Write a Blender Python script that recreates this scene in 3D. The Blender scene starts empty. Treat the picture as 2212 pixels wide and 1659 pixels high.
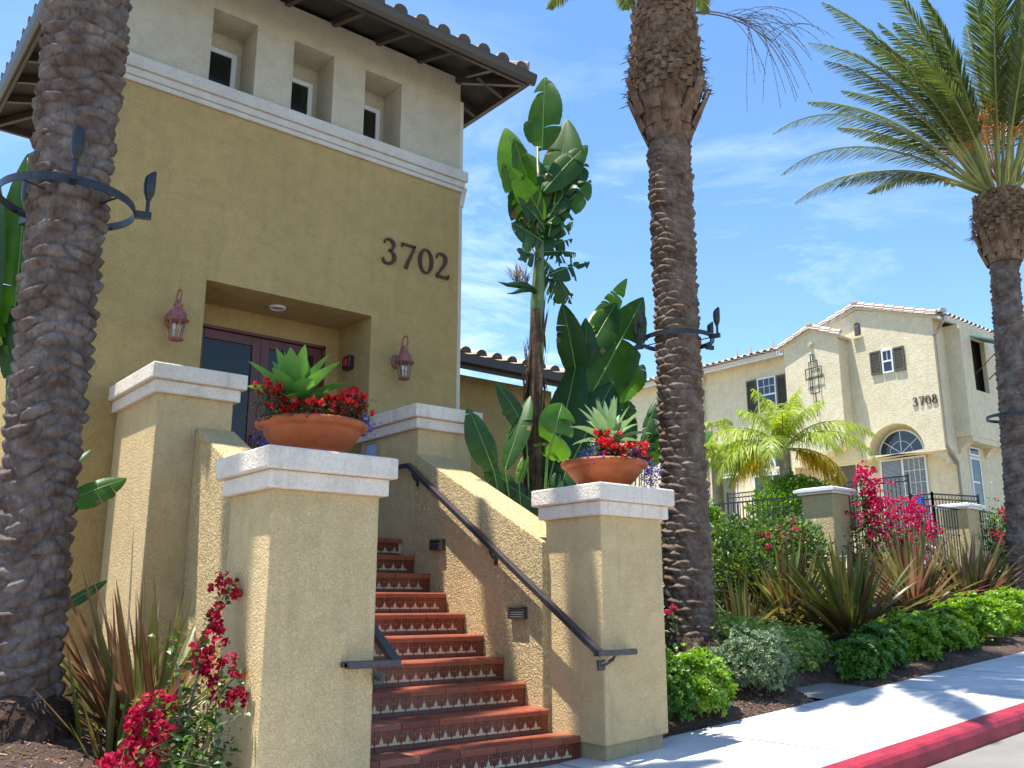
import bpy, math, random
import numpy as np
from mathutils import Vector, Matrix
R = math.radians
scn = bpy.context.scene
COL = scn.collection

# ------------------------------------------------------------------ camera
cam_d = bpy.data.cameras.new("camera"); cam = bpy.data.objects.new("camera", cam_d); COL.objects.link(cam)
cam_d.sensor_width = 36.0; cam_d.lens = 36.0 * 1976 / 2212
cam_d.clip_start = 0.05; cam_d.clip_end = 3000
cam.location = (0, 0, 1.14)
cam.rotation_euler = (R(90 + 13.4), 0, R(-39.2))
scn.camera = cam

# ------------------------------------------------------------------ sky, sun, exposure
SUN = Vector((-0.215, 0.125, 1.0)).normalized()
w = bpy.data.worlds.new("World"); scn.world = w; w.use_nodes = True
nt = w.node_tree; nt.nodes.clear()
def N(t, ty, **k):
    n = t.nodes.new(ty)
    for a, b in k.items():
        if a in n.inputs.keys() if not hasattr(n, a) else False: n.inputs[a].default_value = b
        else: setattr(n, a, b)
    return n
sky = nt.nodes.new("ShaderNodeTexSky"); sky.sky_type = 'NISHITA'; sky.sun_disc = False
sky.sun_elevation = math.asin(SUN.z); sky.sun_rotation = math.atan2(SUN.x, SUN.y)
sky.air_density = 1.0; sky.dust_density = 0.35; sky.ozone_density = 2.2
hs = nt.nodes.new("ShaderNodeHueSaturation"); hs.inputs['Saturation'].default_value = 1.16; hs.inputs['Value'].default_value = 1.06
nt.links.new(sky.outputs[0], hs.inputs['Color'])
tc = nt.nodes.new("ShaderNodeTexCoord")
mp = nt.nodes.new("ShaderNodeMapping"); mp.inputs['Scale'].default_value = (1.0, 1.0, 3.2); mp.inputs['Rotation'].default_value = (0.25, 0.1, 0.5)
nt.links.new(tc.outputs['Generated'], mp.inputs[0])
nz = nt.nodes.new("ShaderNodeTexNoise"); nz.inputs['Scale'].default_value = 2.6; nz.inputs['Detail'].default_value = 9; nz.inputs['Roughness'].default_value = 0.62; nz.inputs['Distortion'].default_value = 0.9
nt.links.new(mp.outputs[0], nz.inputs['Vector'])
cr = nt.nodes.new("ShaderNodeValToRGB"); cr.color_ramp.elements[0].position = 0.50; cr.color_ramp.elements[1].position = 0.86
nt.links.new(nz.outputs['Fac'], cr.inputs[0])
# the thin cirrus lies low, mostly under 35 degrees
sx = nt.nodes.new("ShaderNodeSeparateXYZ"); nt.links.new(tc.outputs['Generated'], sx.inputs[0])
mr = nt.nodes.new("ShaderNodeMapRange"); mr.inputs['From Min'].default_value = 0.62; mr.inputs['From Max'].default_value = 0.12
nt.links.new(sx.outputs['Z'], mr.inputs[0])
dv = nt.nodes.new("ShaderNodeVectorMath"); dv.operation = 'DOT_PRODUCT'; nt.links.new(tc.outputs['Generated'], dv.inputs[0]); dv.inputs[1].default_value = Vector((.60, .74, .30)).normalized()
dm = nt.nodes.new("ShaderNodeMapRange"); dm.inputs['From Min'].default_value = 0.90; dm.inputs['From Max'].default_value = 0.985; dm.inputs['To Min'].default_value = 0.30; dm.inputs['To Max'].default_value = 1.0
nt.links.new(dv.outputs['Value'], dm.inputs[0])
m2 = nt.nodes.new("ShaderNodeMath"); m2.operation = 'MULTIPLY'; nt.links.new(mr.outputs[0], m2.inputs[0]); nt.links.new(dm.outputs[0], m2.inputs[1])
mu = nt.nodes.new("ShaderNodeMath"); mu.operation = 'MULTIPLY'; nt.links.new(cr.outputs[0], mu.inputs[0]); nt.links.new(m2.outputs[0], mu.inputs[1])
mx = nt.nodes.new("ShaderNodeMix"); mx.data_type = 'RGBA'
nt.links.new(mu.outputs[0], mx.inputs[0]); nt.links.new(hs.outputs[0], mx.inputs[6]); mx.inputs[7].default_value = (9.5, 9.9, 10.4, 1)
bg = nt.nodes.new("ShaderNodeBackground"); bg.inputs[1].default_value = 0.14
nt.links.new(mx.outputs[2], bg.inputs[0])
wo = nt.nodes.new("ShaderNodeOutputWorld"); nt.links.new(bg.outputs[0], wo.inputs[0])

sd = bpy.data.lights.new("sun", 'SUN'); sd.energy = 5.0; sd.angle = R(0.5); sd.color = (1.0, 0.955, 0.88)
so = bpy.data.objects.new("sun", sd); COL.objects.link(so)
so.rotation_euler = SUN.to_track_quat('Z', 'Y').to_euler(); so.location = (0, 0, 30)
scn.view_settings.view_transform = 'Standard'; scn.view_settings.look = 'None'
scn.view_settings.exposure = 0.95; scn.view_settings.gamma = 1.0; scn.view_settings.use_curve_mapping = False
scn.cycles.max_bounces = 8; scn.cycles.diffuse_bounces = 4; scn.cycles.transparent_max_bounces = 8

# ------------------------------------------------------------------ materials
def newmat(name):
    m = bpy.data.materials.new(name); m.use_nodes = True
    t = m.node_tree; b = t.nodes['Principled BSDF']
    return m, t, b
def noise(t, scale, detail=4, rough=0.55, vec=None, dist=0.0):
    n = t.nodes.new("ShaderNodeTexNoise"); n.inputs['Scale'].default_value = scale; n.inputs['Detail'].default_value = detail
    n.inputs['Roughness'].default_value = rough; n.inputs['Distortion'].default_value = dist
    if vec is not None: t.links.new(vec, n.inputs['Vector'])
    return n
def geo(t, scale=(1, 1, 1)):
    c = t.nodes.new("ShaderNodeTexCoord"); m = t.nodes.new("ShaderNodeMapping"); m.inputs['Scale'].default_value = scale
    t.links.new(c.outputs['Object'], m.inputs[0]); return m.outputs[0]
def ramp(t, fac, stops):
    r = t.nodes.new("ShaderNodeValToRGB"); e = r.color_ramp.elements
    e[0].position, e[0].color = stops[0][0], tuple(stops[0][1]) + (1,)
    e[1].position, e[1].color = stops[-1][0], tuple(stops[-1][1]) + (1,)
    for p, c in stops[1:-1]:
        x = e.new(p); x.color = tuple(c) + (1,)
    t.links.new(fac, r.inputs[0]); return r
def bump(t, b, h, strength, dist, prev=None):
    n = t.nodes.new("ShaderNodeBump"); n.inputs['Strength'].default_value = strength; n.inputs['Distance'].default_value = dist
    t.links.new(h, n.inputs['Height'])
    if prev: t.links.new(prev.outputs[0], n.inputs['Normal'])
    t.links.new(n.outputs[0], b.inputs['Normal']); return n
def mul(c, k): return tuple(min(1, a * k) for a in c)
def plain(name, c, rough=0.6, var=0.12, scale=6, metal=0.0, bmp=0.0, bscale=60, spec=0.5):
    m, t, b = newmat(name); v = geo(t)
    n = noise(t, scale, 5, 0.6, v); r = ramp(t, n.outputs['Fac'], [(0.3, mul(c, 1 - var)), (0.7, mul(c, 1 + var))])
    t.links.new(r.outputs[0], b.inputs['Base Color']); b.inputs['Roughness'].default_value = rough; b.inputs['Metallic'].default_value = metal
    b.inputs['Specular IOR Level'].default_value = spec
    if bmp: bump(t, b, noise(t, bscale, 4, 0.6, v).outputs['Fac'], bmp, 0.01)
    return m
def stucco(name, c, strength=0.75, stain=None, sc=1.0):
    m, t, b = newmat(name); v = geo(t)
    big = noise(t, 0.9, 5, 0.6, v); fine = noise(t, 70 * sc, 3, 0.6, v)
    r = ramp(t, big.outputs['Fac'], [(0.3, mul(c, 0.93)), (0.7, mul(c, 1.06))])
    mott = noise(t, 5.5, 6, 0.7, v, 0.5); mm = t.nodes.new('ShaderNodeMath'); mm.operation = 'ADD'; mh = t.nodes.new('ShaderNodeMath'); mh.operation = 'MULTIPLY'; mh.inputs[1].default_value = 0.5; t.links.new(mott.outputs['Fac'], mm.inputs[0]); t.links.new(fine.outputs['Fac'], mm.inputs[1]); t.links.new(mm.outputs[0], mh.inputs[0])
    r2 = ramp(t, mh.outputs[0], [(0.38, (0.74, 0.72, 0.69)), (0.58, (1, 1, 1))])
    x = t.nodes.new("ShaderNodeMix"); x.data_type = 'RGBA'; x.blend_type = 'MULTIPLY'; x.inputs[0].default_value = 0.75
    t.links.new(r.outputs[0], x.inputs[6]); t.links.new(r2.outputs[0], x.inputs[7]); out = x.outputs[2]
    if stain:   # runs of dirt, long in z
        sv = geo(t, (9, 9, 0.8)); sn = noise(t, 1.0, 5, 0.65, sv); sr = ramp(t, sn.outputs['Fac'], [(0.52, (0, 0, 0)), (0.72, (1, 1, 1))])
        y = t.nodes.new("ShaderNodeMix"); y.data_type = 'RGBA'; t.links.new(sr.outputs[0], y.inputs[0])
        t.links.new(out, y.inputs[6]); y.inputs[7].default_value = tuple(stain) + (1,)
        z = t.nodes.new("ShaderNodeMath"); z.operation = 'MULTIPLY'; z.inputs[1].default_value = 0.45
        t.links.new(sr.outputs[0], z.inputs[0]); t.links.new(z.outputs[0], y.inputs[0]); out = y.outputs[2]
    t.links.new(out, b.inputs['Base Color']); b.inputs['Roughness'].default_value = 0.92; b.inputs['Specular IOR Level'].default_value = 0.2
    w1 = noise(t, 34 * sc, 2, 0.5, v, 1.2); w2 = noise(t, 110 * sc, 2, 0.6, v)
    rr = ramp(t, w1.outputs['Fac'], [(0.40, (0, 0, 0)), (0.60, (1, 1, 1))])
    b1 = bump(t, b, rr.outputs[0], strength, 0.012)
    bump(t, b, w2.outputs['Fac'], strength * 0.6, 0.006, b1)
    return m
def leafmat(name, cols, trans=0.35, rough=0.45, spec=0.4, vein=0.0):
    """leaf with a random tone per leaf and some light passing through"""
    m, t, b = newmat(name)
    g = t.nodes.new("ShaderNodeNewGeometry")
    k = len(cols); st = [(i / max(1, k - 1), c) for i, c in enumerate(cols)]
    r = ramp(t, g.outputs['Random Per Island'], st)
    v = geo(t); n = noise(t, 9, 3, 0.5, v); r2 = ramp(t, n.outputs['Fac'], [(0.3, (0.8, 0.82, 0.78)), (0.7, (1.1, 1.08, 1.05))])
    x = t.nodes.new("ShaderNodeMix"); x.data_type = 'RGBA'; x.blend_type = 'MULTIPLY'; x.inputs[0].default_value = 1
    t.links.new(r.outputs[0], x.inputs[6]); t.links.new(r2.outputs[0], x.inputs[7])
    t.links.new(x.outputs[2], b.inputs['Base Color']); b.inputs['Roughness'].default_value = rough; b.inputs['Specular IOR Level'].default_value = spec
    tr = t.nodes.new("ShaderNodeBsdfTranslucent"); hs = t.nodes.new("ShaderNodeHueSaturation"); hs.inputs['Value'].default_value = 1.7; hs.inputs['Saturation'].default_value = 1.1; hs.inputs['Hue'].default_value = 0.49
    t.links.new(x.outputs[2], hs.inputs['Color']); t.links.new(hs.outputs[0], tr.inputs[0])
    ms = t.nodes.new("ShaderNodeMixShader"); ms.inputs[0].default_value = trans
    out = t.nodes['Material Output']
    t.links.new(b.outputs[0], ms.inputs[1]); t.links.new(tr.outputs[0], ms.inputs[2]); t.links.new(ms.outputs[0], out.inputs[0])
    return m
def glass(name, tint=(0.02, 0.03, 0.035), rough=0.03):
    m, t, b = newmat(name); b.inputs['Base Color'].default_value = tint + (1,); b.inputs['Roughness'].default_value = rough
    b.inputs['Specular IOR Level'].default_value = 0.8; b.inputs['IOR'].default_value = 1.6
    return m

OLIVE = (0.50, 0.36, 0.155)
M_low = stucco("olive stucco", OLIVE, 0.5, (0.36, 0.26, 0.11), sc=0.8)
M_pier = stucco("pier stucco", (0.72, 0.535, 0.28), 0.6, (0.46, 0.36, 0.21), sc=1.3)
M_wall = stucco("stair wall stucco", (0.72, 0.54, 0.28), 1.0, sc=0.95)
M_up = stucco("upper stucco", (0.56, 0.50, 0.38), 0.4, sc=0.8)
M_cap = stucco("cap stucco", (0.86, 0.755, 0.63), 0.35, (0.36, 0.34, 0.31))
M_trim = stucco("trim stucco", (0.64, 0.60, 0.54), 0.15)
M_plinth = stucco("plinth stucco", (0.42, 0.35, 0.20), 0.5, (0.16, 0.11, 0.08))
M_fpier = stucco("fence pier stucco", (0.54, 0.44, 0.24), 0.6, sc=0.7)
M_house = stucco("house stucco", (0.76, 0.67, 0.47), 0.35, (0.55, 0.48, 0.34), sc=0.5)
M_htrim = plain("house trim", (0.62, 0.55, 0.42), 0.8, 0.06)
M_brown = plain("brown paint", (0.055, 0.043, 0.036), 0.5, 0.15, 3)
M_soffit = plain("soffit boards", (0.035, 0.030, 0.026), 0.7, 0.2, 4, bmp=0.3, bscale=20)
M_gutter = plain("gutter paint", (0.062, 0.049, 0.038), 0.4, 0.12, 2)
M_number = plain("number metal", (0.075, 0.028, 0.018), 0.45, 0.3, 20)
M_cream = plain("cream paint", (0.62, 0.56, 0.44), 0.5, 0.05)
M_iron = plain("dark iron", (0.030, 0.031, 0.034), 0.38, 0.25, 30, metal=0.3)
M_rail = plain("rail paint", (0.075, 0.068, 0.075), 0.30, 0.25, 30, metal=0.4)
M_copper = plain("weathered copper", (0.30, 0.115, 0.10), 0.55, 0.3, 30, metal=0.2)
M_white = plain("white vinyl", (0.75, 0.76, 0.78), 0.4, 0.04)
M_glass = glass("window glass", (0.02, 0.022, 0.018), 0.12); M_glass.node_tree.nodes["Principled BSDF"].inputs["Specular IOR Level"].default_value = 0.3
M_glass2 = glass("house glass", (0.02, 0.03, 0.045), 0.05); M_glass2.node_tree.nodes["Principled BSDF"].inputs["Specular IOR Level"].default_value = 0.5
M_blind = plain("window blind", (0.25, 0.29, 0.35), 0.35, 0.1, 3, spec=0.8)
M_shut = plain("shutter paint", (0.10, 0.095, 0.075), 0.6, 0.1)
M_door = plain("mahogany door", (0.125, 0.028, 0.016), 0.35, 0.3, 5)
M_louv = plain("vent louvre", (0.34, 0.33, 0.36), 0.35, 0.15, 20, metal=0.4)
M_red = plain("red plastic", (0.75, 0.03, 0.02), 0.4, 0.1)
M_black = plain("black plastic", (0.02, 0.02, 0.022), 0.4, 0.2)
M_bulb = plain("lamp bulb glass", (0.7, 0.72, 0.72), 0.15, 0.02)
M_paper = plain("notice sheet", (0.35, 0.50, 0.70), 0.3, 0.2, 8, spec=0.8)
M_teal = plain("teal awning cloth", (0.05, 0.16, 0.15), 0.7, 0.15)
M_blue = plain("blue sign", (0.01, 0.05, 0.45), 0.4, 0.05)

# clear pane of the lanterns
M_lpane, _t, _b = newmat("lantern pane"); _b.inputs['Base Color'].default_value = (0.75, 0.78, 0.75, 1); _b.inputs['Roughness'].default_value = 0.08
_b.inputs['Transmission Weight'].default_value = 0.95; _b.inputs['IOR'].default_value = 1.05; _b.inputs['Alpha'].default_value = 0.45

# concrete of the walk, the road, the red kerb
def concrete(name, c, joints=None):
    m, t, b = newmat(name); v = geo(t)
    n = noise(t, 1.3, 6, 0.65, v); f = noise(t, 90, 3, 0.7, v)
    r = ramp(t, n.outputs['Fac'], [(0.3, mul(c, 0.74)), (0.7, mul(c, 1.06))]); r2 = ramp(t, f.outputs['Fac'], [(0.3, (0.80,) * 3), (0.6, (1, 1, 1))])
    x = t.nodes.new("ShaderNodeMix"); x.data_type = 'RGBA'; x.blend_type = 'MULTIPLY'; x.inputs[0].default_value = 1
    t.links.new(r.outputs[0], x.inputs[6]); t.links.new(r2.outputs[0], x.inputs[7]); t.links.new(x.outputs[2], b.inputs['Base Color'])
    b.inputs['Roughness'].default_value = 0.85; bump(t, b, f.outputs['Fac'], 0.2, 0.004)
    return m
M_walk = concrete("walk concrete", (0.62, 0.61, 0.59))
M_road = concrete("road concrete", (0.24, 0.225, 0.20))
M_joint = plain("joint", (0.20, 0.19, 0.18), 0.9)
M_kerb = plain("red kerb paint", (0.29, 0.013, 0.030), 0.55, 0.35, 7, bmp=0.25, bscale=40)
M_ground = plain("dry ground", (0.20, 0.17, 0.11), 0.95, 0.25, 1.0, bmp=0.5, bscale=8)

# mulch
M_mulch, t, b = newmat("bark mulch"); v = geo(t)
n = noise(t, 26, 6, 0.75, v, 1.5); r = ramp(t, n.outputs['Fac'], [(0.32, (0.035, 0.020, 0.014)), (0.52, (0.13, 0.075, 0.05)), (0.72, (0.33, 0.22, 0.16))])
t.links.new(r.outputs[0], b.inputs['Base Color']); b.inputs['Roughness'].default_value = 0.95; bump(t, b, n.outputs['Fac'], 1.0, 0.05)
M_chip = leafmat("bark chips", [(0.06, 0.03, 0.02), (0.18, 0.10, 0.065), (0.34, 0.22, 0.15), (0.10, 0.055, 0.035)], 0.0, 0.9, 0.1)

# palm bark
def barkmat(name, cols):
    m, t, b = newmat(name); v = geo(t, (1, 1, 1)); v2 = geo(t, (46, 46, 13))
    n = noise(t, 5.5, 5, 0.65, v); r = ramp(t, n.outputs['Fac'], [(0.28, cols[0]), (0.45, cols[1]), (0.60, cols[2]), (0.75, cols[3])])
    f = noise(t, 1.0, 4, 0.6, v2, 0.6); r2 = ramp(t, f.outputs['Fac'], [(0.30, (0.42, 0.38, 0.36)), (0.46, (1, 1, 1))])
    x = t.nodes.new("ShaderNodeMix"); x.data_type = 'RGBA'; x.blend_type = 'MULTIPLY'; x.inputs[0].default_value = 0.75
    t.links.new(r.outputs[0], x.inputs[6]); t.links.new(r2.outputs[0], x.inputs[7]); t.links.new(x.outputs[2], b.inputs['Base Color'])
    b.inputs['Roughness'].default_value = 0.95; b.inputs['Specular IOR Level'].default_value = 0.15
    b1 = bump(t, b, f.outputs['Fac'], 0.55, 0.012); bump(t, b, noise(t, 55, 5, 0.65, v).outputs['Fac'], 0.55, 0.012, b1)
    return m
M_bark = barkmat("palm bark", [(0.085, 0.045, 0.028), (0.135, 0.100, 0.083), (0.205, 0.168, 0.148), (0.31, 0.255, 0.22)])
M_bark2 = barkmat("palm bark warm", [(0.095, 0.050, 0.030), (0.155, 0.108, 0.080), (0.225, 0.170, 0.137), (0.33, 0.26, 0.21)])
M_boot = barkmat("palm boots", [(0.08, 0.035, 0.02), (0.17, 0.10, 0.06), (0.25, 0.17, 0.115), (0.36, 0.26, 0.18)])
M_bark_d = barkmat("dark stem bark", [(0.035, 0.022, 0.015), (0.08, 0.05, 0.03), (0.13, 0.085, 0.055), (0.20, 0.14, 0.09)])
M_root = barkmat("root mass", [(0.03, 0.018, 0.014), (0.06, 0.038, 0.028), (0.09, 0.06, 0.045), (0.12, 0.08, 0.06)])

M_frond = leafmat("date palm leaflets", [(0.045, 0.080, 0.018), (0.085, 0.125, 0.030), (0.13, 0.165, 0.045)], 0.28, 0.33, 0.5)
M_frond_p = leafmat("pale leaflets", [(0.12, 0.15, 0.07), (0.20, 0.23, 0.12), (0.08, 0.11, 0.05)], 0.3, 0.4, 0.5)
M_rachis = plain("frond stalk", (0.26, 0.27, 0.08), 0.45, 0.2, 6)
M_stalkor = plain("orange flower stalk", (0.60, 0.27, 0.04), 0.6, 0.2)
M_queen = leafmat("queen palm leaflets", [(0.18, 0.30, 0.03), (0.30, 0.40, 0.05), (0.42, 0.48, 0.08), (0.22, 0.33, 0.05)], 0.40, 0.4, 0.4)
M_queen_y = leafmat("yellow palm leaflets", [(0.60, 0.42, 0.04), (0.50, 0.45, 0.05), (0.62, 0.36, 0.03)], 0.35, 0.5, 0.3)
M_ring = plain("grey palm stem", (0.33, 0.29, 0.23), 0.85, 0.25, 10, bmp=0.4)
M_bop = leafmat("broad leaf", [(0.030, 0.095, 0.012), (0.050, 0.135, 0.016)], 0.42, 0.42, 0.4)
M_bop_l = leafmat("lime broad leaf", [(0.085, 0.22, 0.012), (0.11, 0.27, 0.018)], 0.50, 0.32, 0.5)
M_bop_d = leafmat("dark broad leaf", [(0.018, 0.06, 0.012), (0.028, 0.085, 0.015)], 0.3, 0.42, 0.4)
M_bop_y = leafmat("scorched leaf", [(0.35, 0.17, 0.02), (0.40, 0.24, 0.03)], 0.3, 0.5, 0.3)
M_rib = plain("leaf rib", (0.16, 0.28, 0.05), 0.4, 0.15)
M_dryleaf = leafmat("dry leaf", [(0.12, 0.07, 0.035), (0.22, 0.15, 0.08), (0.07, 0.04, 0.025)], 0.1, 0.8, 0.2)
M_phor = leafmat("flax leaf", [(0.065, 0.085, 0.022), (0.12, 0.15, 0.035), (0.17, 0.12, 0.045), (0.25, 0.26, 0.05), (0.09, 0.11, 0.03), (0.16, 0.07, 0.035), (0.33, 0.32, 0.08)], 0.30, 0.38, 0.5)
M_phor_r = leafmat("bronze flax leaf", [(0.14, 0.075, 0.04), (0.23, 0.12, 0.07), (0.12, 0.13, 0.035), (0.28, 0.16, 0.10), (0.22, 0.22, 0.07), (0.10, 0.11, 0.03)], 0.30, 0.38, 0.5)
M_pit = leafmat("glossy shrub leaf", [(0.07, 0.18, 0.012), (0.16, 0.31, 0.018), (0.26, 0.41, 0.03), (0.10, 0.24, 0.015)], 0.35, 0.35, 0.5)
M_pit_d = leafmat("deep green shrub leaf", [(0.03, 0.10, 0.012), (0.06, 0.16, 0.018), (0.09, 0.21, 0.02)], 0.3, 0.35, 0.5)
M_var = leafmat("variegated shrub leaf", [(0.11, 0.24, 0.03), (0.28, 0.40, 0.07), (0.42, 0.48, 0.15), (0.15, 0.28, 0.035)], 0.3, 0.45, 0.4)
M_grey = leafmat("grey green shrub leaf", [(0.07, 0.13, 0.055), (0.15, 0.22, 0.11), (0.24, 0.31, 0.17), (0.045, 0.10, 0.045)], 0.2, 0.45, 0.4)
M_boug = leafmat("vine leaf", [(0.015, 0.055, 0.010), (0.04, 0.11, 0.018), (0.10, 0.19, 0.03), (0.21, 0.26, 0.07), (0.03, 0.08, 0.02)], 0.3, 0.4, 0.5)
M_ficus = leafmat("bright hedge leaf", [(0.04, 0.12, 0.012), (0.09, 0.21, 0.018), (0.17, 0.31, 0.03), (0.06, 0.15, 0.015)], 0.35, 0.3, 0.6)
M_pink = leafmat("pink bract", [(0.50, 0.010, 0.075), (0.66, 0.02, 0.13), (0.38, 0.008, 0.04)], 0.28, 0.6, 0.2)
M_crim = leafmat("crimson bract", [(0.36, 0.006, 0.028), (0.52, 0.012, 0.06), (0.24, 0.004, 0.015)], 0.28, 0.6, 0.2)
M_begred = leafmat("scarlet petal", [(0.62, 0.010, 0.008), (0.80, 0.02, 0.012), (0.45, 0.004, 0.005)], 0.3, 0.35, 0.5)
M_begleaf = leafmat("begonia leaf", [(0.05, 0.02, 0.012), (0.05, 0.09, 0.02), (0.08, 0.03, 0.02)], 0.2, 0.35, 0.5)
M_lob = leafmat("violet petal", [(0.10, 0.07, 0.50), (0.17, 0.13, 0.62), (0.07, 0.04, 0.40)], 0.3, 0.6, 0.2)
M_lobleaf = leafmat("fine leaf", [(0.06, 0.10, 0.03), (0.12, 0.17, 0.06)], 0.3, 0.5, 0.3)
M_agave = leafmat("agave leaf", [(0.10, 0.25, 0.055), (0.13, 0.30, 0.06), (0.085, 0.22, 0.06)], 0.30, 0.5, 0.3)
M_agave2 = leafmat("blue agave leaf", [(0.17, 0.29, 0.13), (0.22, 0.34, 0.16), (0.14, 0.26, 0.13)], 0.25, 0.4, 0.4)
M_twig = plain("grey twig", (0.17, 0.13, 0.10), 0.8, 0.2)
M_stemg = plain("green stalk", (0.12, 0.17, 0.045), 0.5, 0.25, 5)

# terracotta
M_terra, t, b = newmat("terracotta"); v = geo(t)
n = noise(t, 5, 6, 0.6, v); r = ramp(t, n.outputs['Fac'], [(0.3, (0.27, 0.058, 0.014)), (0.55, (0.40, 0.098, 0.022)), (0.74, (0.50, 0.17, 0.065))])
t.links.new(r.outputs[0], b.inputs['Base Color']); b.inputs['Roughness'].default_value = 0.62; bump(t, b, noise(t, 45, 4, 0.6, v).outputs['Fac'], 0.25, 0.006)
def tilemat(name, cols, rough=0.5):
    m, t, b = newmat(name); g = t.nodes.new("ShaderNodeNewGeometry")
    r = ramp(t, g.outputs['Random Per Island'], [(i / (len(cols) - 1), c) for i, c in enumerate(cols)])
    v = geo(t); n = noise(t, 14, 5, 0.6, v); r2 = ramp(t, n.outputs['Fac'], [(0.3, (0.78,) * 3), (0.7, (1.08,) * 3)])
    x = t.nodes.new("ShaderNodeMix"); x.data_type = 'RGBA'; x.blend_type = 'MULTIPLY'; x.inputs[0].default_value = 1
    t.links.new(r.outputs[0], x.inputs[6]); t.links.new(r2.outputs[0], x.inputs[7]); t.links.new(x.outputs[2], b.inputs['Base Color'])
    b.inputs['Roughness'].default_value = rough; bump(t, b, n.outputs['Fac'], 0.15, 0.01); return m
M_tread = tilemat("terracotta tile", [(0.24, 0.05, 0.027), (0.36, 0.095, 0.042), (0.19, 0.05, 0.034), (0.32, 0.075, 0.036), (0.30, 0.12, 0.07)], 0.45)
M_riser = tilemat("painted brown tile", [(0.15, 0.032, 0.015), (0.19, 0.040, 0.017), (0.12, 0.025, 0.014)], 0.3)
M_base = tilemat("base tile", [(0.11, 0.045, 0.035), (0.13, 0.05, 0.04)], 0.35)
M_grout = plain("grout", (0.55, 0.49, 0.43), 0.9, 0.15, 20)
M_motif = plain("cream tile glaze", (0.50, 0.41, 0.29), 0.35, 0.1, 20)
M_rooft = tilemat("barrel tile", [(0.36, 0.23, 0.17), (0.44, 0.31, 0.24), (0.30, 0.19, 0.14), (0.50, 0.38, 0.31)], 0.85)
M_rooft2 = tilemat("pale barrel tile", [(0.56, 0.45, 0.38), (0.64, 0.53, 0.46), (0.50, 0.38, 0.31), (0.68, 0.60, 0.53)], 0.85)
M_rdark = tilemat("dark tile end", [(0.10, 0.08, 0.06), (0.16, 0.12, 0.09)], 0.9)

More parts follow.
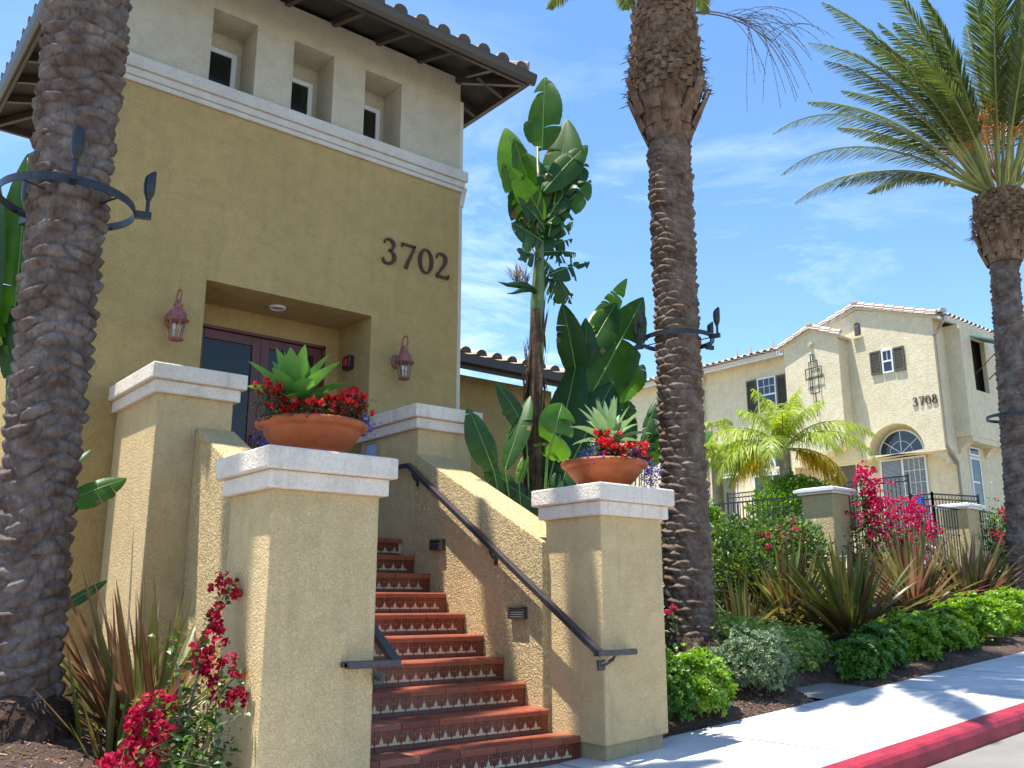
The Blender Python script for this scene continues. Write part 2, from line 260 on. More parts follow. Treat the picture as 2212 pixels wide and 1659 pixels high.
# ------------------------------------------------------------------ mesh builder
class MB:
    def __init__(s): s.v = []; s.f = []; s.m = []
    def add(s, vs, fs, m=0):
        o = len(s.v); s.v.extend([tuple(p) for p in vs])
        for f in fs: s.f.append(tuple(i + o for i in f)); s.m.append(m)
    def box(s, x0, x1, y0, y1, z0, z1, m=0):
        s.add([(x0, y0, z0), (x1, y0, z0), (x1, y1, z0), (x0, y1, z0), (x0, y0, z1), (x1, y0, z1), (x1, y1, z1), (x0, y1, z1)],
              [(0, 3, 2, 1), (4, 5, 6, 7), (0, 1, 5, 4), (1, 2, 6, 5), (2, 3, 7, 6), (3, 0, 4, 7)], m)
    def bar(s, a, b, w, h=None, up=(0, 0, 1), m=0):
        """box beam of section w (sideways) x h from a to b"""
        a = Vector(a); b = Vector(b); h = w if h is None else h
        d = (b - a).normalized(); u = Vector(up)
        if abs(d.dot(u)) > 0.95: u = Vector((0, 1, 0))
        r = d.cross(u).normalized() * (w / 2); u = r.cross(d).normalized() * (h / 2)
        vs = [a - r - u, a + r - u, a + r + u, a - r + u, b - r - u, b + r - u, b + r + u, b - r + u]
        s.add(vs, [(0, 1, 2, 3), (7, 6, 5, 4), (0, 4, 5, 1), (1, 5, 6, 2), (2, 6, 7, 3), (3, 7, 4, 0)], m)
    def tube(s, pts, rad, n=8, m=0, cap=True):
        pts = [Vector(p) for p in pts]; k = len(pts)
        rad = rad if isinstance(rad, (list, tuple)) else [rad] * k
        vs = []; fs = []; pr = None
        for i, p in enumerate(pts):
            d = (pts[min(i + 1, k - 1)] - pts[max(i - 1, 0)]).normalized()
            if pr is None:
                pr = d.orthogonal().normalized()
            pr = (pr - d * pr.dot(d)).normalized(); q = d.cross(pr)
            for j in range(n):
                a = 2 * math.pi * j / n; vs.append(p + (pr * math.cos(a) + q * math.sin(a)) * rad[i])
        for i in range(k - 1):
            for j in range(n):
                fs.append((i * n + j, i * n + (j + 1) % n, (i + 1) * n + (j + 1) % n, (i + 1) * n + j))
        if cap: fs.append(tuple(range(n - 1, -1, -1))); fs.append(tuple((k - 1) * n + j for j in range(n)))
        s.add(vs, fs, m)
    def lathe(s, prof, c=(0, 0, 0), n=32, m=0, sides=None, rot=0.0):
        n = sides or n; vs = []; fs = []; k = len(prof)
        for r, z in prof:
            for j in range(n):
                a = 2 * math.pi * j / n + rot; vs.append((c[0] + r * math.cos(a), c[1] + r * math.sin(a), c[2] + z))
        for i in range(k - 1):
            for j in range(n): fs.append((i * n + j, i * n + (j + 1) % n, (i + 1) * n + (j + 1) % n, (i + 1) * n + j))
        fs.append(tuple(range(n - 1, -1, -1))); fs.append(tuple((k - 1) * n + j for j in range(n)))
        s.add(vs, fs, m)
    def prism(s, poly, ax, a, b, m=0):
        """poly = list of 2D points in the other two axes (in order), extruded along ax from a to b"""
        def P(u, v, t):
            return (t, u, v) if ax == 0 else (u, t, v) if ax == 1 else (u, v, t)
        n = len(poly); vs = [P(u, v, a) for u, v in poly] + [P(u, v, b) for u, v in poly]
        if n > 8:
            from mathutils.geometry import tessellate_polygon
            tr = tessellate_polygon([[Vector((u, v, 0)) for u, v in poly]]); ends = [tuple(q) for q in tr] + [tuple(i + n for i in reversed(q)) for q in tr]
        else: ends = [tuple(range(n)), tuple(range(2 * n - 1, n - 1, -1))]
        fs = ends + [(i, i + n, (i + 1) % n + n, (i + 1) % n) for i in range(n)]
        s.add(vs, fs, m)
    def build(s, name, mats, parent=None, smooth=False, bevel=0.0, loc=None, fixn=True):
        me = bpy.data.meshes.new(name)
        o = loc or (0, 0, 0)
        if loc: vv = [(p[0] - o[0], p[1] - o[1], p[2] - o[2]) for p in s.v]
        else: vv = s.v
        me.from_pydata(vv, [], s.f)
        mats = mats if isinstance(mats, (list, tuple)) else [mats]
        for m in mats: me.materials.append(m)
        if len(mats) > 1: me.polygons.foreach_set("material_index", s.m)
        if smooth: me.polygons.foreach_set("use_smooth", [True] * len(me.polygons))
        if fixn:
            import bmesh
            bm = bmesh.new(); bm.from_mesh(me); bmesh.ops.recalc_face_normals(bm, faces=bm.faces); bm.to_mesh(me); bm.free()
        me.update()
        ob = bpy.data.objects.new(name, me); COL.objects.link(ob)
        if loc: ob.location = loc
        if parent is not None:
            ob.parent = parent
            ob.matrix_parent_inverse = Matrix.Identity(4)
            pw = Vector((0, 0, 0)); p = parent
            while p is not None: pw += p.location; p = p.parent
            ob.location = Vector(o) - pw
        if bevel:
            bv = ob.modifiers.new("bevel", 'BEVEL'); bv.width = bevel; bv.segments = 2; bv.limit_method = 'ANGLE'; bv.angle_limit = R(40)
        return ob
def thing(name, label, cat, loc, group=None):
    o = bpy.data.objects.new(name, None); COL.objects.link(o); o.location = loc; o.empty_display_size = 0.2
    o['label'] = label; o['category'] = cat
    if group: o['group'] = group
    return o
def tag(o, label, cat, group=None):
    o['label'] = label; o['category'] = cat
    if group: o['group'] = group
    return o
def struct(o, kind='structure'): o['kind'] = kind; return o

# ------------------------------------------------------------------ ground, walk, kerb, road
def T(x): return 0.065 * (min(max(x, -40), 17) - 5.03)
def sheet(name, mat, xs, ys, zf, smooth=True):
    b = MB(); nx, ny = len(xs), len(ys)
    vs = [(x, y, zf(x, y)) for y in ys for x in xs]
    fs = [(j * nx + i, j * nx + i + 1, (j + 1) * nx + i + 1, (j + 1) * nx + i) for j in range(ny - 1) for i in range(nx - 1)]
    b.add(vs, fs); o = b.build(name, mat, smooth=smooth, fixn=False); return struct(o)
def far(x, y):
    z = T(x) - 0.6
    if x > 17.5 and y > 10.3: z += min(1.0, (x - 17.5) / 3.0) * min(1, (y - 10.3) / .8) * 1.75
    return z
sheet("ground", M_ground, [-600, -200, -60, -40, -20, 0, 5, 10, 15, 17, 17.5, 18, 19, 20, 20.5, 21, 22, 24, 30, 50, 150, 600], [-600, -100, -20, 0, 3, 6, 9, 10, 10.3, 10.7, 11.1, 12, 20, 40, 100, 600], far, False)
sheet("road", M_road, [-60, -40, -20, 0, 5, 10, 17, 60], [-12, -3, 3.62], lambda x, y: T(x) - 0.15, False)
sheet("sidewalk", M_walk, [-60, -40, -20, 0, 5, 10, 17, 60], [3.8, 5.36], lambda x, y: T(x), False)
j = MB()
for x in np.arange(-11.93, 34, 1.52):
    j.add([(x, 3.81, T(x) + .003), (x + .014, 3.81, T(x) + .003), (x + .014, 5.35, T(x) + .003), (x, 5.35, T(x) + .003)], [(0, 1, 2, 3)])
struct(j.build("sidewalk_joint", M_joint, fixn=False))
k = MB(); prof = [(3.62, -.35), (3.62, -.05), (3.635, -.012), (3.66, .004), (3.80, .004), (3.80, -.35)]
xs = [-60, -40, -20, 0, 5, 6, 7, 8, 9, 10, 12, 14, 17, 40, 60]
vs = [(x, y, T(x) + z) for x in xs for y, z in prof]; m_ = len(prof)
k.add(vs, [(i * m_ + a, (i + 1) * m_ + a, (i + 1) * m_ + (a + 1) % m_, i * m_ + (a + 1) % m_) for i in range(len(xs) - 1) for a in range(m_)])
struct(k.build("kerb", M_kerb))

rb = random.Random(3)
def g2(x, y, cx, cy, s): return math.exp(-((x - cx) ** 2 + (y - cy) ** 2) / (2 * s * s))
def sst(a, b, x):
    t = min(1, max(0, (x - a) / (b - a))); return t * t * (3 - 2 * t)
def bump2(x, y): return 0.014 * math.sin(x * 7.3 + 2 * math.sin(y * 5.1)) + 0.012 * math.sin(y * 9.7 + x * 3.3) + 0.008 * math.sin(x * 17 + y * 13)
def bedR(x, y):
    z = T(x) - .04 + 0.09 * sst(5.22, 5.6, y) + 0.09 * max(0, min(y, 9.5) - 5.4) + 0.14 * g2(x, y, 8.3, 6.9, .55) + 0.05 * g2(x, y, 17.1, 7, .8)
    w = sst(8.25, 8.35, x) * (1 - sst(9.2, 9.3, x)) * (1 - sst(5.9, 6.1, y))   # the service pad
    return z * 1.0 + bump2(x, y) * sst(5.2, 5.5, y) - .10 * w
def bedL(x, y):
    return T(x) - .04 + 0.50 * sst(4.95, 5.45, y) * (1 - 0.45 * sst(1.5, 2.3, x)) + 0.10 * g2(x, y, .9, 5.4, .5) + 0.16 * g2(x, y, 1.37, 6.5, .4) + bump2(x, y)
sheet("garden_bed", M_mulch, list(np.arange(5.66, 17.9, .07)), [5.24] + list(np.arange(5.28, 10.2, .07)), bedR)
sheet("garden_bed", M_mulch, list(np.arange(-4, 2.9, .06)), list(np.arange(4.95, 8.76, .06)), bedL)
sheet("concrete_pad", M_road, [8.32, 9.22], [5.36, 5.95], lambda x, y: T(x) + .0 + .035 * (y - 5.36))  # the pad's shade is put into its colour: the darker road concrete
ch = MB()
for i in range(7000):
    if i < 5200: x = rb.uniform(5.75, 11.5); y = 5.3 + abs(rb.gauss(0, .8)); z = bedR(x, y)
    else: x = rb.uniform(-.6, 2.3); y = rb.uniform(5.1, 6.6); z = bedL(x, y)
    if 8.28 < x < 9.26 and y < 6: continue
    L = rb.uniform(.01, .045); W = rb.uniform(.004, .011); a = rb.uniform(0, 6.3); tl = rb.uniform(-.5, .5)
    d = Vector((math.cos(a), math.sin(a), tl)) * L / 2; e = Vector((-math.sin(a), math.cos(a), rb.uniform(-.5, .5))) * W / 2
    c = Vector((x, y, z + .008)); ch.add([c - d - e, c + d - e, c + d + e, c - d + e], [(0, 1, 2, 3)])
struct(ch.build("mulch_chips", M_chip, fixn=False), 'stuff')

# ------------------------------------------------------------------ stucco piers, caps and stair walls
def cap_into(b, x0, x1, y0, y1, zt, m=0, h1=.135, h2=.11, o1=.085, o2=.045):
    b.box(x0 - o1, x1 + o1, y0 - o1, y1 + o1, zt - h1, zt, m)
    b.box(x0 - o2, x1 + o2, y0 - o2, y1 + o2, zt - h1 - h2, zt - h1 - .001, m)
def pier(name, label, cat, x0, x1, y0, y1, zb, zt, plinth=False, o1=.085):
    r = thing(name, label, cat, ((x0 + x1) / 2, (y0 + y1) / 2, zb))
    b = MB(); b.box(x0, x1, y0, y1, zb if not plinth else .125 + 0, zt - .24)
    if plinth: b = MB(); b.add([(x0, y0, .11), (x1, y0, .145), (x1, y1, .145), (x0, y1, .11), (x0, y0, zt - .24), (x1, y0, zt - .24), (x1, y1, zt - .24), (x0, y1, zt - .24)],
              [(0, 3, 2, 1), (4, 5, 6, 7), (0, 1, 5, 4), (1, 2, 6, 5), (2, 3, 7, 6), (3, 0, 4, 7)])
    b.build("shaft", M_pier, r, bevel=.012)
    if plinth:
        p = MB(); p.box(x0 + .025, x1 - .045, y0 + .022, y1 - .03, -.4, .15); p.build("plinth", M_plinth, r, bevel=.01)
    c = MB(); cap_into(c, x0, x1, y0, y1, zt); c.build("cap", M_cap, r, bevel=.012)
    return r
pier("front_pier", "wide yellow stucco pier with white cap carrying the bowl left of the steps", "pier", 2.32, 3.05, 5.08, 5.70, -.5, 2.04)
pier("front_pier", "yellow stucco pier with white cap and plinth beside the sidewalk right of the steps", "pier", 5.03, 5.72, 5.08, 5.73, -.4, 2.04, plinth=True)
pier("landing_parapet", "tall stucco landing pier with white cap and no rail, left of the entrance", "parapet", 2.41, 3.06, 7.61, 8.745, -.5, 3.08)
rp = pier("landing_parapet", "tall stucco landing pier with white cap, holding the entry notice, right of the doors", "parapet", 4.99, 5.66, 7.61, 8.745, -.4, 3.08)
def swall(label, x0, x1, xi0, xi1):
    r = thing("stair_wall", label, "wall", ((x0 + x1) / 2, 6.66, -.3))
    b = MB(); zt = lambda y: 1.62 + (y - 5.7) * (2.585 - 1.62) / (7.61 - 5.7)
    b.prism([(5.7, -.5), (7.608, -.5), (7.608, zt(7.608)), (5.7, zt(5.7))], 0, x0, x1)
    b.build("wall_body", M_wall, r, bevel=.012)
    return r
swall("sloping yellow stucco wall behind the left front pier, rising to the landing", 2.745, 3.085, 0, 0)
rw = swall("sloping yellow stucco wall with the long handrail and two small vents", 4.965, 5.37, 0, 0)

# ------------------------------------------------------------------ staircase
st = thing("entrance_stairs", "terracotta tiled staircase with cream patterned risers between the stucco piers", "stairs", (4.02, 5.36, 0))
SX0, SX1 = 3.09, 4.96
rs = random.Random(11)
half = [(0, .84), (.025, .74), (.035, .64), (.09, .56), (.14, .44), (.155, .30), (.22, .22), (.29, .22), (.33, .34), (.36, .22), (.47, .20), (.47, .06)]
for i in range(10):
    zt = .157 + .1775 * i; y = 5.36 + .278 * i; zb = zt - .1775 if i else -.03
    x0 = SX0 if i else SX0 - .04; x1 = SX1 if i else 5.03
    yb = y + .278 if i < 9 else 8.75
    if i == 9: x0, x1 = 3.06, 4.99
    b = MB(); b.box(x0, x1, y + .012, yb + .012 if i < 9 else 9.5, zb - .05 if i else -.3, zt - .012)
    s_ = b.build("step", M_grout, st)
    tr = MB(); x = x0 + .002 - rs.uniform(0, .2)
    while x < x1 - .01:
        a = max(x, x0 + .002); e = min(x + .31, x1 - .002)
        if e - a > .02:
            dep = .29 if i < 9 else .30
            pr = [(y - .012, zt - .045), (y - .016, zt - .012), (y - .008, zt - .002), (y + .006, zt), (y + dep - .012, zt), (y + dep - .012, zt - .03), (y + .008, zt - .045)]
            tr.prism(pr, 0, a, e)
        x += .316
    tr.build("tread", M_tread, s_)
    ri = MB(); tw = .1055; H = .100; zb2 = zt - .048 - H
    x = x0 + .001
    while x < x1 - .03:
        e = min(x + tw - .003, x1 - .001)
        ri.box(x, e, y - .001, y + .011, zb2, zt - .048, 0)
        c = (x + e) / 2; ww = (e - x)
        P = [(c + u * ww, y - .0035, zb2 + v * H * .86) for u, v in half] + [(c - u * ww, y - .0035, zb2 + v * H * .86) for u, v in reversed(half[1:])]
        if e - x > tw * .8:
            ri.add(P, [tuple(range(len(P)))], 1)
            for u in (0, -.44, .44):
                v0 = .88 if u == 0 else .60; hw = .022; 
                ri.add([(c + (u - hw) * ww, y - .0035, zb2 + v0 * H), (c + u * ww, y - .0035, zb2 + (v0 - .05) * H), (c + (u + hw) * ww, y - .0035, zb2 + v0 * H), (c + u * ww, y - .0035, zb2 + (v0 + .09) * H)], [(0, 1, 2, 3)], 1)
        x += tw
    xx = x0 + .001
    while xx < x1 - .02:
        e = min(xx + .155, x1 - .001); ri.box(xx, e, y - .004, y + .011, zb + .001 if i else -.02, zb2 - .003, 2); xx += .159
    ri.build("riser", [M_riser, M_motif, M_base], s_)

# ------------------------------------------------------------------ handrails
def handrail(label, xr, sgn, xe):
    """xr = centre of the rail, sgn: direction of the wall (+1 to the right)"""
    r = thing("handrail", label, "handrail", (xr, 5.0, .79))
    b = MB(); zs = lambda y: .775 + (y - 5.0) * .64
    yt = 7.62
    b.bar((xr, 4.985, zs(5.0)), (xr, yt, zs(yt)), .060, .044)
    b.bar((xr, yt - .01, zs(yt) + .004), (xr, 8.35, zs(yt) + .004), .055, .044)
    b.bar((xr - sgn * .024, 5.0, .775), (xe, 5.0, .775), .06, .044)
    b.bar((xe - sgn * .02, 4.99, .775), (xe - sgn * .02, 5.08, .775), .04, .034)
    b.build("rail", M_rail, r, bevel=.005)
    wx = xr + sgn * .07
    for y in (6.30, 7.55):
        c = MB(); z = zs(y)
        c.tube([(xr, y, z - .012), (xr, y, z - .05), (xr + sgn * .02, y, z - .085), (wx, y, z - .11)], [.012, .012, .014, .018], 8); c.box(min(wx, wx - sgn * .012), max(wx, wx - sgn * .012), y - .018, y + .018, z - .16, z - .07)
        c.build("bracket", M_rail, r)
    c = MB(); bx = xr + sgn * .18
    if sgn < 0: bx = xr - .16
    c.tube([(bx, 5.0, .76), (bx - sgn * .02, 5.01, .725), (bx - sgn * .06, 5.04, .70), (bx - sgn * .085, 5.075, .685)], [.011, .012, .016, .022], 8)
    c.prism([(bx - sgn * .125, .72), (bx - sgn * .045, .72), (bx - sgn * .05, .655), (bx - sgn * .06, .645), (bx - sgn * .075, .655), (bx - sgn * .09, .645), (bx - sgn * .105, .655), (bx - sgn * .118, .645)], 1, 5.062, 5.079)
    c.build("bracket", M_rail, r)
    return r
handrail("long dark metal handrail down the right stair wall, ending on the right pier", 4.895, 1, 5.28)
handrail("dark metal handrail mostly hidden behind the left pier, its end turned onto it", 3.155, -1, 2.815)
for yy, zz, lab in ((7.171, 1.66, "small louvred step light high on the stair wall"), (5.992, 1.052, "small louvred step light low on the stair wall, nearer the street")):
    r = thing("step_light", lab, "wall light", (4.95, yy, zz), "louvred lights in the stair wall")
    b = MB(); w2 = .105; h2 = .05
    for a in ((yy - w2, yy + w2, zz + h2 - .014, zz + h2), (yy - w2, yy + w2, zz - h2, zz - h2 + .014)): b.box(4.925, 4.9645, a[0], a[1], a[2], a[3])
    b.box(4.925, 4.9645, yy - w2, yy - w2 + .022, zz - h2 + .014, zz + h2 - .014); b.box(4.925, 4.9645, yy + w2 - .022, yy + w2, zz - h2 + .014, zz + h2 - .014)
    b.box(4.955, 4.9645, yy - w2 + .022, yy + w2 - .022, zz - h2 + .014, zz + h2 - .014); b.build("housing", M_brown, r)
    l = MB()
    for q in range(4):
        z = zz - .027 + q * .018; l.add([(4.927, yy - w2 + .022, z - .004), (4.927, yy + w2 - .022, z - .004), (4.95, yy + w2 - .022, z + .007), (4.95, yy - w2 + .022, z + .007)], [(0, 1, 2, 3)])
    l.build("louvres", M_louv, r)

# ------------------------------------------------------------------ the entrance building
Y0 = 8.75
bl = thing("entrance_building", "olive and cream stucco tower with recessed double doors and tiled hip roof", "building", (4.1, Y0, 0))
XL, XR = 2.0, 6.27
def wall_grid(b, xs, zs, holes, y, m=0):
    for i in range(len(xs) - 1):
        for j in range(len(zs) - 1):
            cx, cz = (xs[i] + xs[i + 1]) / 2, (zs[j] + zs[j + 1]) / 2
            if any(h[0] < cx < h[1] and h[2] < cz < h[3] for h in holes): continue
            b.add([(xs[i], y, zs[j]), (xs[i + 1], y, zs[j]), (xs[i + 1], y, zs[j + 1]), (xs[i], y, zs[j + 1])], [(0, 1, 2, 3)], m)
def reveal(b, x0, x1, z0, z1, ya, yb, m=0, bottom=True):
    b.add([(x0, ya, z0), (x0, yb, z0), (x0, yb, z1), (x0, ya, z1)], [(0, 1, 2, 3)], m)
    b.add([(x1, ya, z0), (x1, yb, z0), (x1, yb, z1), (x1, ya, z1)], [(3, 2, 1, 0)], m)
    b.add([(x0, ya, z1), (x1, ya, z1), (x1, yb, z1), (x0, yb, z1)], [(0, 1, 2, 3)], m)
    if bottom: b.add([(x0, ya, z0), (x1, ya, z0), (x1, yb, z0), (x0, yb, z0)], [(3, 2, 1, 0)], m)
DX0, DX1, DZ1 = 3.145, 5.066, 4.317
b = MB(); wall_grid(b, [XL, DX0, DX1, XR], [-1, 1.755, DZ1, 6.28], [(DX0, DX1, 1.755, DZ1)], Y0)
DY = 9.50
reveal(b, DX0, DX1, 1.755, DZ1, Y0, DY, bottom=False)
FX0, FX1, FZ = 3.35, 4.86, 4.086
wall_grid(b, [DX0, FX0, FX1, DX1], [1.755, FZ, DZ1], [(FX0, FX1, 1.755, FZ)], DY)
XB = 2.92; YS = 9.0
b.add([(XL, Y0, -1), (XL, 12.7, -1), (XL, 12.7, 3.9), (XL, Y0, 3.9)], [(0, 1, 2, 3)]); b.add([(XL, Y0, 3.9), (XL, YS, 3.9), (XL, YS, 6.28), (XL, Y0, 6.28)], [(0, 1, 2, 3)]); b.add([(XL, YS, 3.9), (XB, YS, 3.9), (XB, YS, 6.28), (XL, YS, 6.28)], [(0, 1, 2, 3)]); b.add([(XB, YS, 3.9), (XB, 12.7, 3.9), (XB, 12.7, 6.28), (XB, YS, 6.28)], [(0, 1, 2, 3)]); b.add([(XL, YS, 3.9), (XB, YS, 3.9), (XB, 12.7, 3.9), (XL, 12.7, 3.9)], [(0, 1, 2, 3)])
b.add([(XR, Y0, -1), (XR, 12.7, -1), (XR, 12.7, 6.28), (XR, Y0, 6.28)], [(3, 2, 1, 0)])
b.add([(XL, 12.7, -1), (XR, 12.7, -1), (XR, 12.7, 3.9), (XL, 12.7, 3.9)], [(0, 1, 2, 3)]); b.add([(XB, 12.7, 3.9), (XR, 12.7, 3.9), (XR, 12.7, 6.28), (XB, 12.7, 6.28)], [(0, 1, 2, 3)])
b.build("lower_wall", M_low, bl, fixn=False)
wins = [(2.99, 3.49), (3.93, 4.44), (4.86, 5.375)]; WZ0, WZ1 = 6.47, 7.385; WT = 7.76
b = MB(); xs_ = [XL] + [q for w_ in wins for q in w_] + [XR]
holes = [(a, e, WZ0, WZ1) for a, e in wins]
wall_grid(b, xs_, [6.28, WZ0, WZ1, WT + .05], holes, Y0)
for a, e in wins:
    reveal(b, a, e, WZ0, WZ1, Y0, Y0 + .42)
    wall_grid(b, [a, a + .0, e - .06, e], [WZ0, WZ1 - .20, WZ1], [(a, e - .06, WZ0, WZ1 - .2)], Y0 + .42)
b.add([(XL, Y0, 6.28), (XL, YS, 6.28), (XL, YS, 7.8), (XL, Y0, 7.8)], [(0, 1, 2, 3)]); b.add([(XL, YS, 6.28), (XB, YS, 6.28), (XB, YS, 7.9), (XL, YS, 7.9)], [(0, 1, 2, 3)]); b.add([(XB, YS, 6.28), (XB, 12.7, 6.28), (XB, 12.7, 7.9), (XB, YS, 7.9)], [(0, 1, 2, 3)]); b.add([(XR, Y0, 6.28), (XR, 12.7, 6.28), (XR, 12.7, 7.8), (XR, Y0, 7.8)], [(3, 2, 1, 0)])
b.add([(XB, 12.7, 6.28), (XR, 12.7, 6.28), (XR, 12.7, 7.8), (XB, 12.7, 7.8)], [(0, 1, 2, 3)])
b.build("upper_wall", M_up, bl, fixn=False)
for a, e in wins:
    x0, x1, z0, z1 = a + .002, e - .062, WZ0 + .002, WZ1 - .202; y = Y0 + .40
    f = MB(); t_ = .055
    f.box(x0, x0 + t_, y, y + .04, z0, z1); f.box(x1 - t_, x1, y, y + .04, z0, z1); f.box(x0 + t_, x1 - t_, y, y + .04, z1 - t_, z1); f.box(x0 + t_, x1 - t_, y, y + .04, z0, z0 + t_)
    wo_ = f.build("window", M_white, bl)
    g = MB(); g.box(x0 + t_, x1 - t_, y + .018, y + .03, z0 + t_, z1 - t_); g.build("pane", M_glass, wo_)
# moulding band (three fillets) around the tower
b = MB()
for o_, z0, z1 in ((.035, 6.20, 6.255), (.055, 6.256, 6.335), (.085, 6.336, 6.47)):
    b.box(XL - o_, XR + o_, Y0 - o_, Y0 - .0005, z0, z1); b.box(XL - o_, XL - .0005, Y0, YS, z0, z1); b.box(XR + .0005, XR + o_, Y0, 12.7, z0, z1)
b.build("moulding", M_trim, bl, bevel=.01)
# hip roof
EX0, EX1, EY0, EY1, EZ = 1.66, 6.76, 7.98, 13.5, 7.56
RS = .30; hw = (EX1 - EX0) / 2; RZ = EZ + .13 + hw * RS
deck = MB(); rx = (EX0 + EX1) / 2; ra = (rx, EY0 + hw, RZ); rc = (rx, EY1 - hw, RZ); e0 = EZ + .13
cs = [(EX0, EY0, e0), (EX1, EY0, e0), (EX1, EY1, e0), (EX0, EY1, e0)]
deck.add(cs + [ra, rc], [(0, 1, 4), (1, 2, 5, 4), (2, 3, 5), (3, 0, 4, 5)])
dl = .05; deck.add([(p[0], p[1], p[2] - dl) for p in cs + [ra, rc]], [(4, 1, 0), (4, 5, 2, 1), (5, 3, 2), (5, 4, 0, 3)])
deck.build("roof_deck", M_soffit, bl, fixn=False)
# fascia and gutter
g = MB()
def gutter_seg(a, c, nrm):
    a = Vector(a); c = Vector(c); n_ = Vector(nrm)
    pf = [(0, 0), (.035, -.01), (.07, .03), (.09, .09), (.095, .125), (.085, .125), (.0, .115)]
    vs = [];
    for P in (a, c):
        for u, v in pf: vs.append(P + n_ * u + Vector((0, 0, v)))
    k_ = len(pf); g.add(vs, [tuple(range(k_)), tuple(range(2 * k_ - 1, k_ - 1, -1))] + [(i, i + k_, (i + 1) % k_ + k_, (i + 1) % k_) for i in range(k_)])
gutter_seg((EX0 - .09, EY0, EZ), (EX1 + .09, EY0, EZ), (0, -1, 0)); gutter_seg((EX1, EY0, EZ), (EX1, EY1, EZ), (1, 0, 0)); gutter_seg((EX0, EY0, EZ), (EX0, EY1, EZ), (-1, 0, 0)); gutter_seg((EX0, EY1, EZ), (EX1, EY1, EZ), (0, 1, 0))
g.build("gutter", M_gutter, bl)
f = MB(); f.box(EX0, EX1, EY0 + .001, EY0 + .04, EZ - .02, EZ + .12); f.box(EX1 - .04, EX1 - .001, EY0 + .04, EY1 - .04, EZ - .02, EZ + .12); f.box(EX0 + .001, EX0 + .04, EY0 + .04, EY1 - .04, EZ - .02, EZ + .12); f.box(EX0, EX1, EY1 - .04, EY1 - .001, EZ - .02, EZ + .12)
f.build("fascia", M_brown, bl)
x = EX0 + .35
def raf(a, c):
    r_ = MB(); r_.bar(a, c, .055, .09); r_.build("rafter", M_gutter, bl)
while x < EX1 - .3:
    dx = min(x - EX0, EX1 - x); yend = min(Y0 + .1, EY0 + dx) 
    raf((x, EY0 + .04, EZ + .03), (x, yend, EZ + .03 + (yend - EY0) * RS)); x += .60
y = EY0 + .45
while y < EY1 - .3:
    dd = min(y - EY0, EY1 - y)
    for sx_, X_ in ((1, EX0), (-1, EX1)):
        e_ = min(.45 if sx_ < 0 else 1.2, dd); raf((X_ + sx_ * .04, y, EZ + .03), (X_ + sx_ * e_, y, EZ + .03 + e_ * RS))
    y += .60
for X_, s1 in ((EX0, 1), (EX1, -1)):
    raf((X_ + s1 * .05, EY0 + .05, EZ + .02), (X_ + s1 * .6, EY0 + .85, EZ + .02 + .7 * RS)); raf((X_ + s1 * .05, EY1 - .05, EZ + .02), (X_ + s1 * .6, EY1 - .6, EZ + .02 + .6 * RS))
# barrel tiles
def tiles(b, org, u, n_up, width, lenf, sp=.30, rowl=.40, rad=.095, horiz=Vector((0, 0, 1)), m=0, mdark=1):
    """u along the eave, n_up up the slope (unit), lenf(s) gives the slope length at s"""
    org = Vector(org); u = Vector(u).normalized(); v = Vector(n_up).normalized(); n = u.cross(v).normalized()
    if n.z < 0: n = -n
    s = sp / 2
    while s < width:
        L = lenf(s); j_ = 0; t0 = -.07
        while t0 < L - .05:
            t1 = min(t0 + rowl + .05, L)
            r0, r1 = rad, rad * .86; lift0 = .03; lift1 = .0
            vs = []
            for tt, rr, lf in ((t0, r0, lift0), (t1, r1, lift1)):
                for q in range(7):
                    a = math.pi * q / 6; vs.append(org + u * (s + rr * math.cos(a)) + v * tt + n * (rr * math.sin(a) * .85 + lf))
            b.add(vs, [(q, q + 1, q + 8, q + 7) for q in range(6)], m)
            b.add(vs[:7], [tuple(range(7))], mdark)
            t0 += rowl
        # pan between the barrels
        b.add([org + u * (s + rad * .8) + n * .01, org + u * (s + sp - rad * .8) + n * .01, org + u * (s + sp - rad * .8) + v * L + n * .01, org + u * (s + rad * .8) + v * L + n * .01], [(0, 1, 2, 3)], m)
        s += sp
b = MB(); sl = math.sqrt(1 + RS * RS)
tiles(b, (EX0, EY0, e0), (1, 0, 0), (0, 1, RS), EX1 - EX0, lambda s: min(s, EX1 - EX0 - s) * sl)
tiles(b, (EX1, EY0, e0), (0, 1, 0), (-1, 0, RS), EY1 - EY0, lambda s: min(s, EY1 - EY0 - s, hw) * sl)
tiles(b, (EX0, EY0, e0), (0, 1, 0), (1, 0, RS), EY1 - EY0, lambda s: min(s, EY1 - EY0 - s, hw) * sl)
def ridge_tiles(b, a, c, rad=.11, L=.4, m=0):
    a = Vector(a); c = Vector(c); D = (c - a); n_ = max(1, int(D.length / L)); d = D.normalized(); sd_ = d.cross(Vector((0, 0, 1))).normalized(); up = sd_.cross(d)
    for i in range(n_):
        p = a + d * (D.length * i / n_); q_ = a + d * (D.length * (i + 1) / n_ + .05)
        vs = []
        for P, rr, lf in ((p, rad, .03), (q_, rad * .85, .0)):
            for q in range(9):
                t_ = math.pi * q / 8; vs.append(P + sd_ * rr * math.cos(t_) + up * (rr * math.sin(t_) + lf))
        b.add(vs, [(q, q + 1, q + 10, q + 9) for q in range(8)], m); b.add(vs[:9], [tuple(range(9))], m)
for c_ in (cs[0], cs[1]): ridge_tiles(b, (c_[0], c_[1], c_[2] + .04), (ra[0], ra[1], ra[2] + .06))
b.build("roof_tiles", [M_rooft, M_rdark], bl, fixn=False)
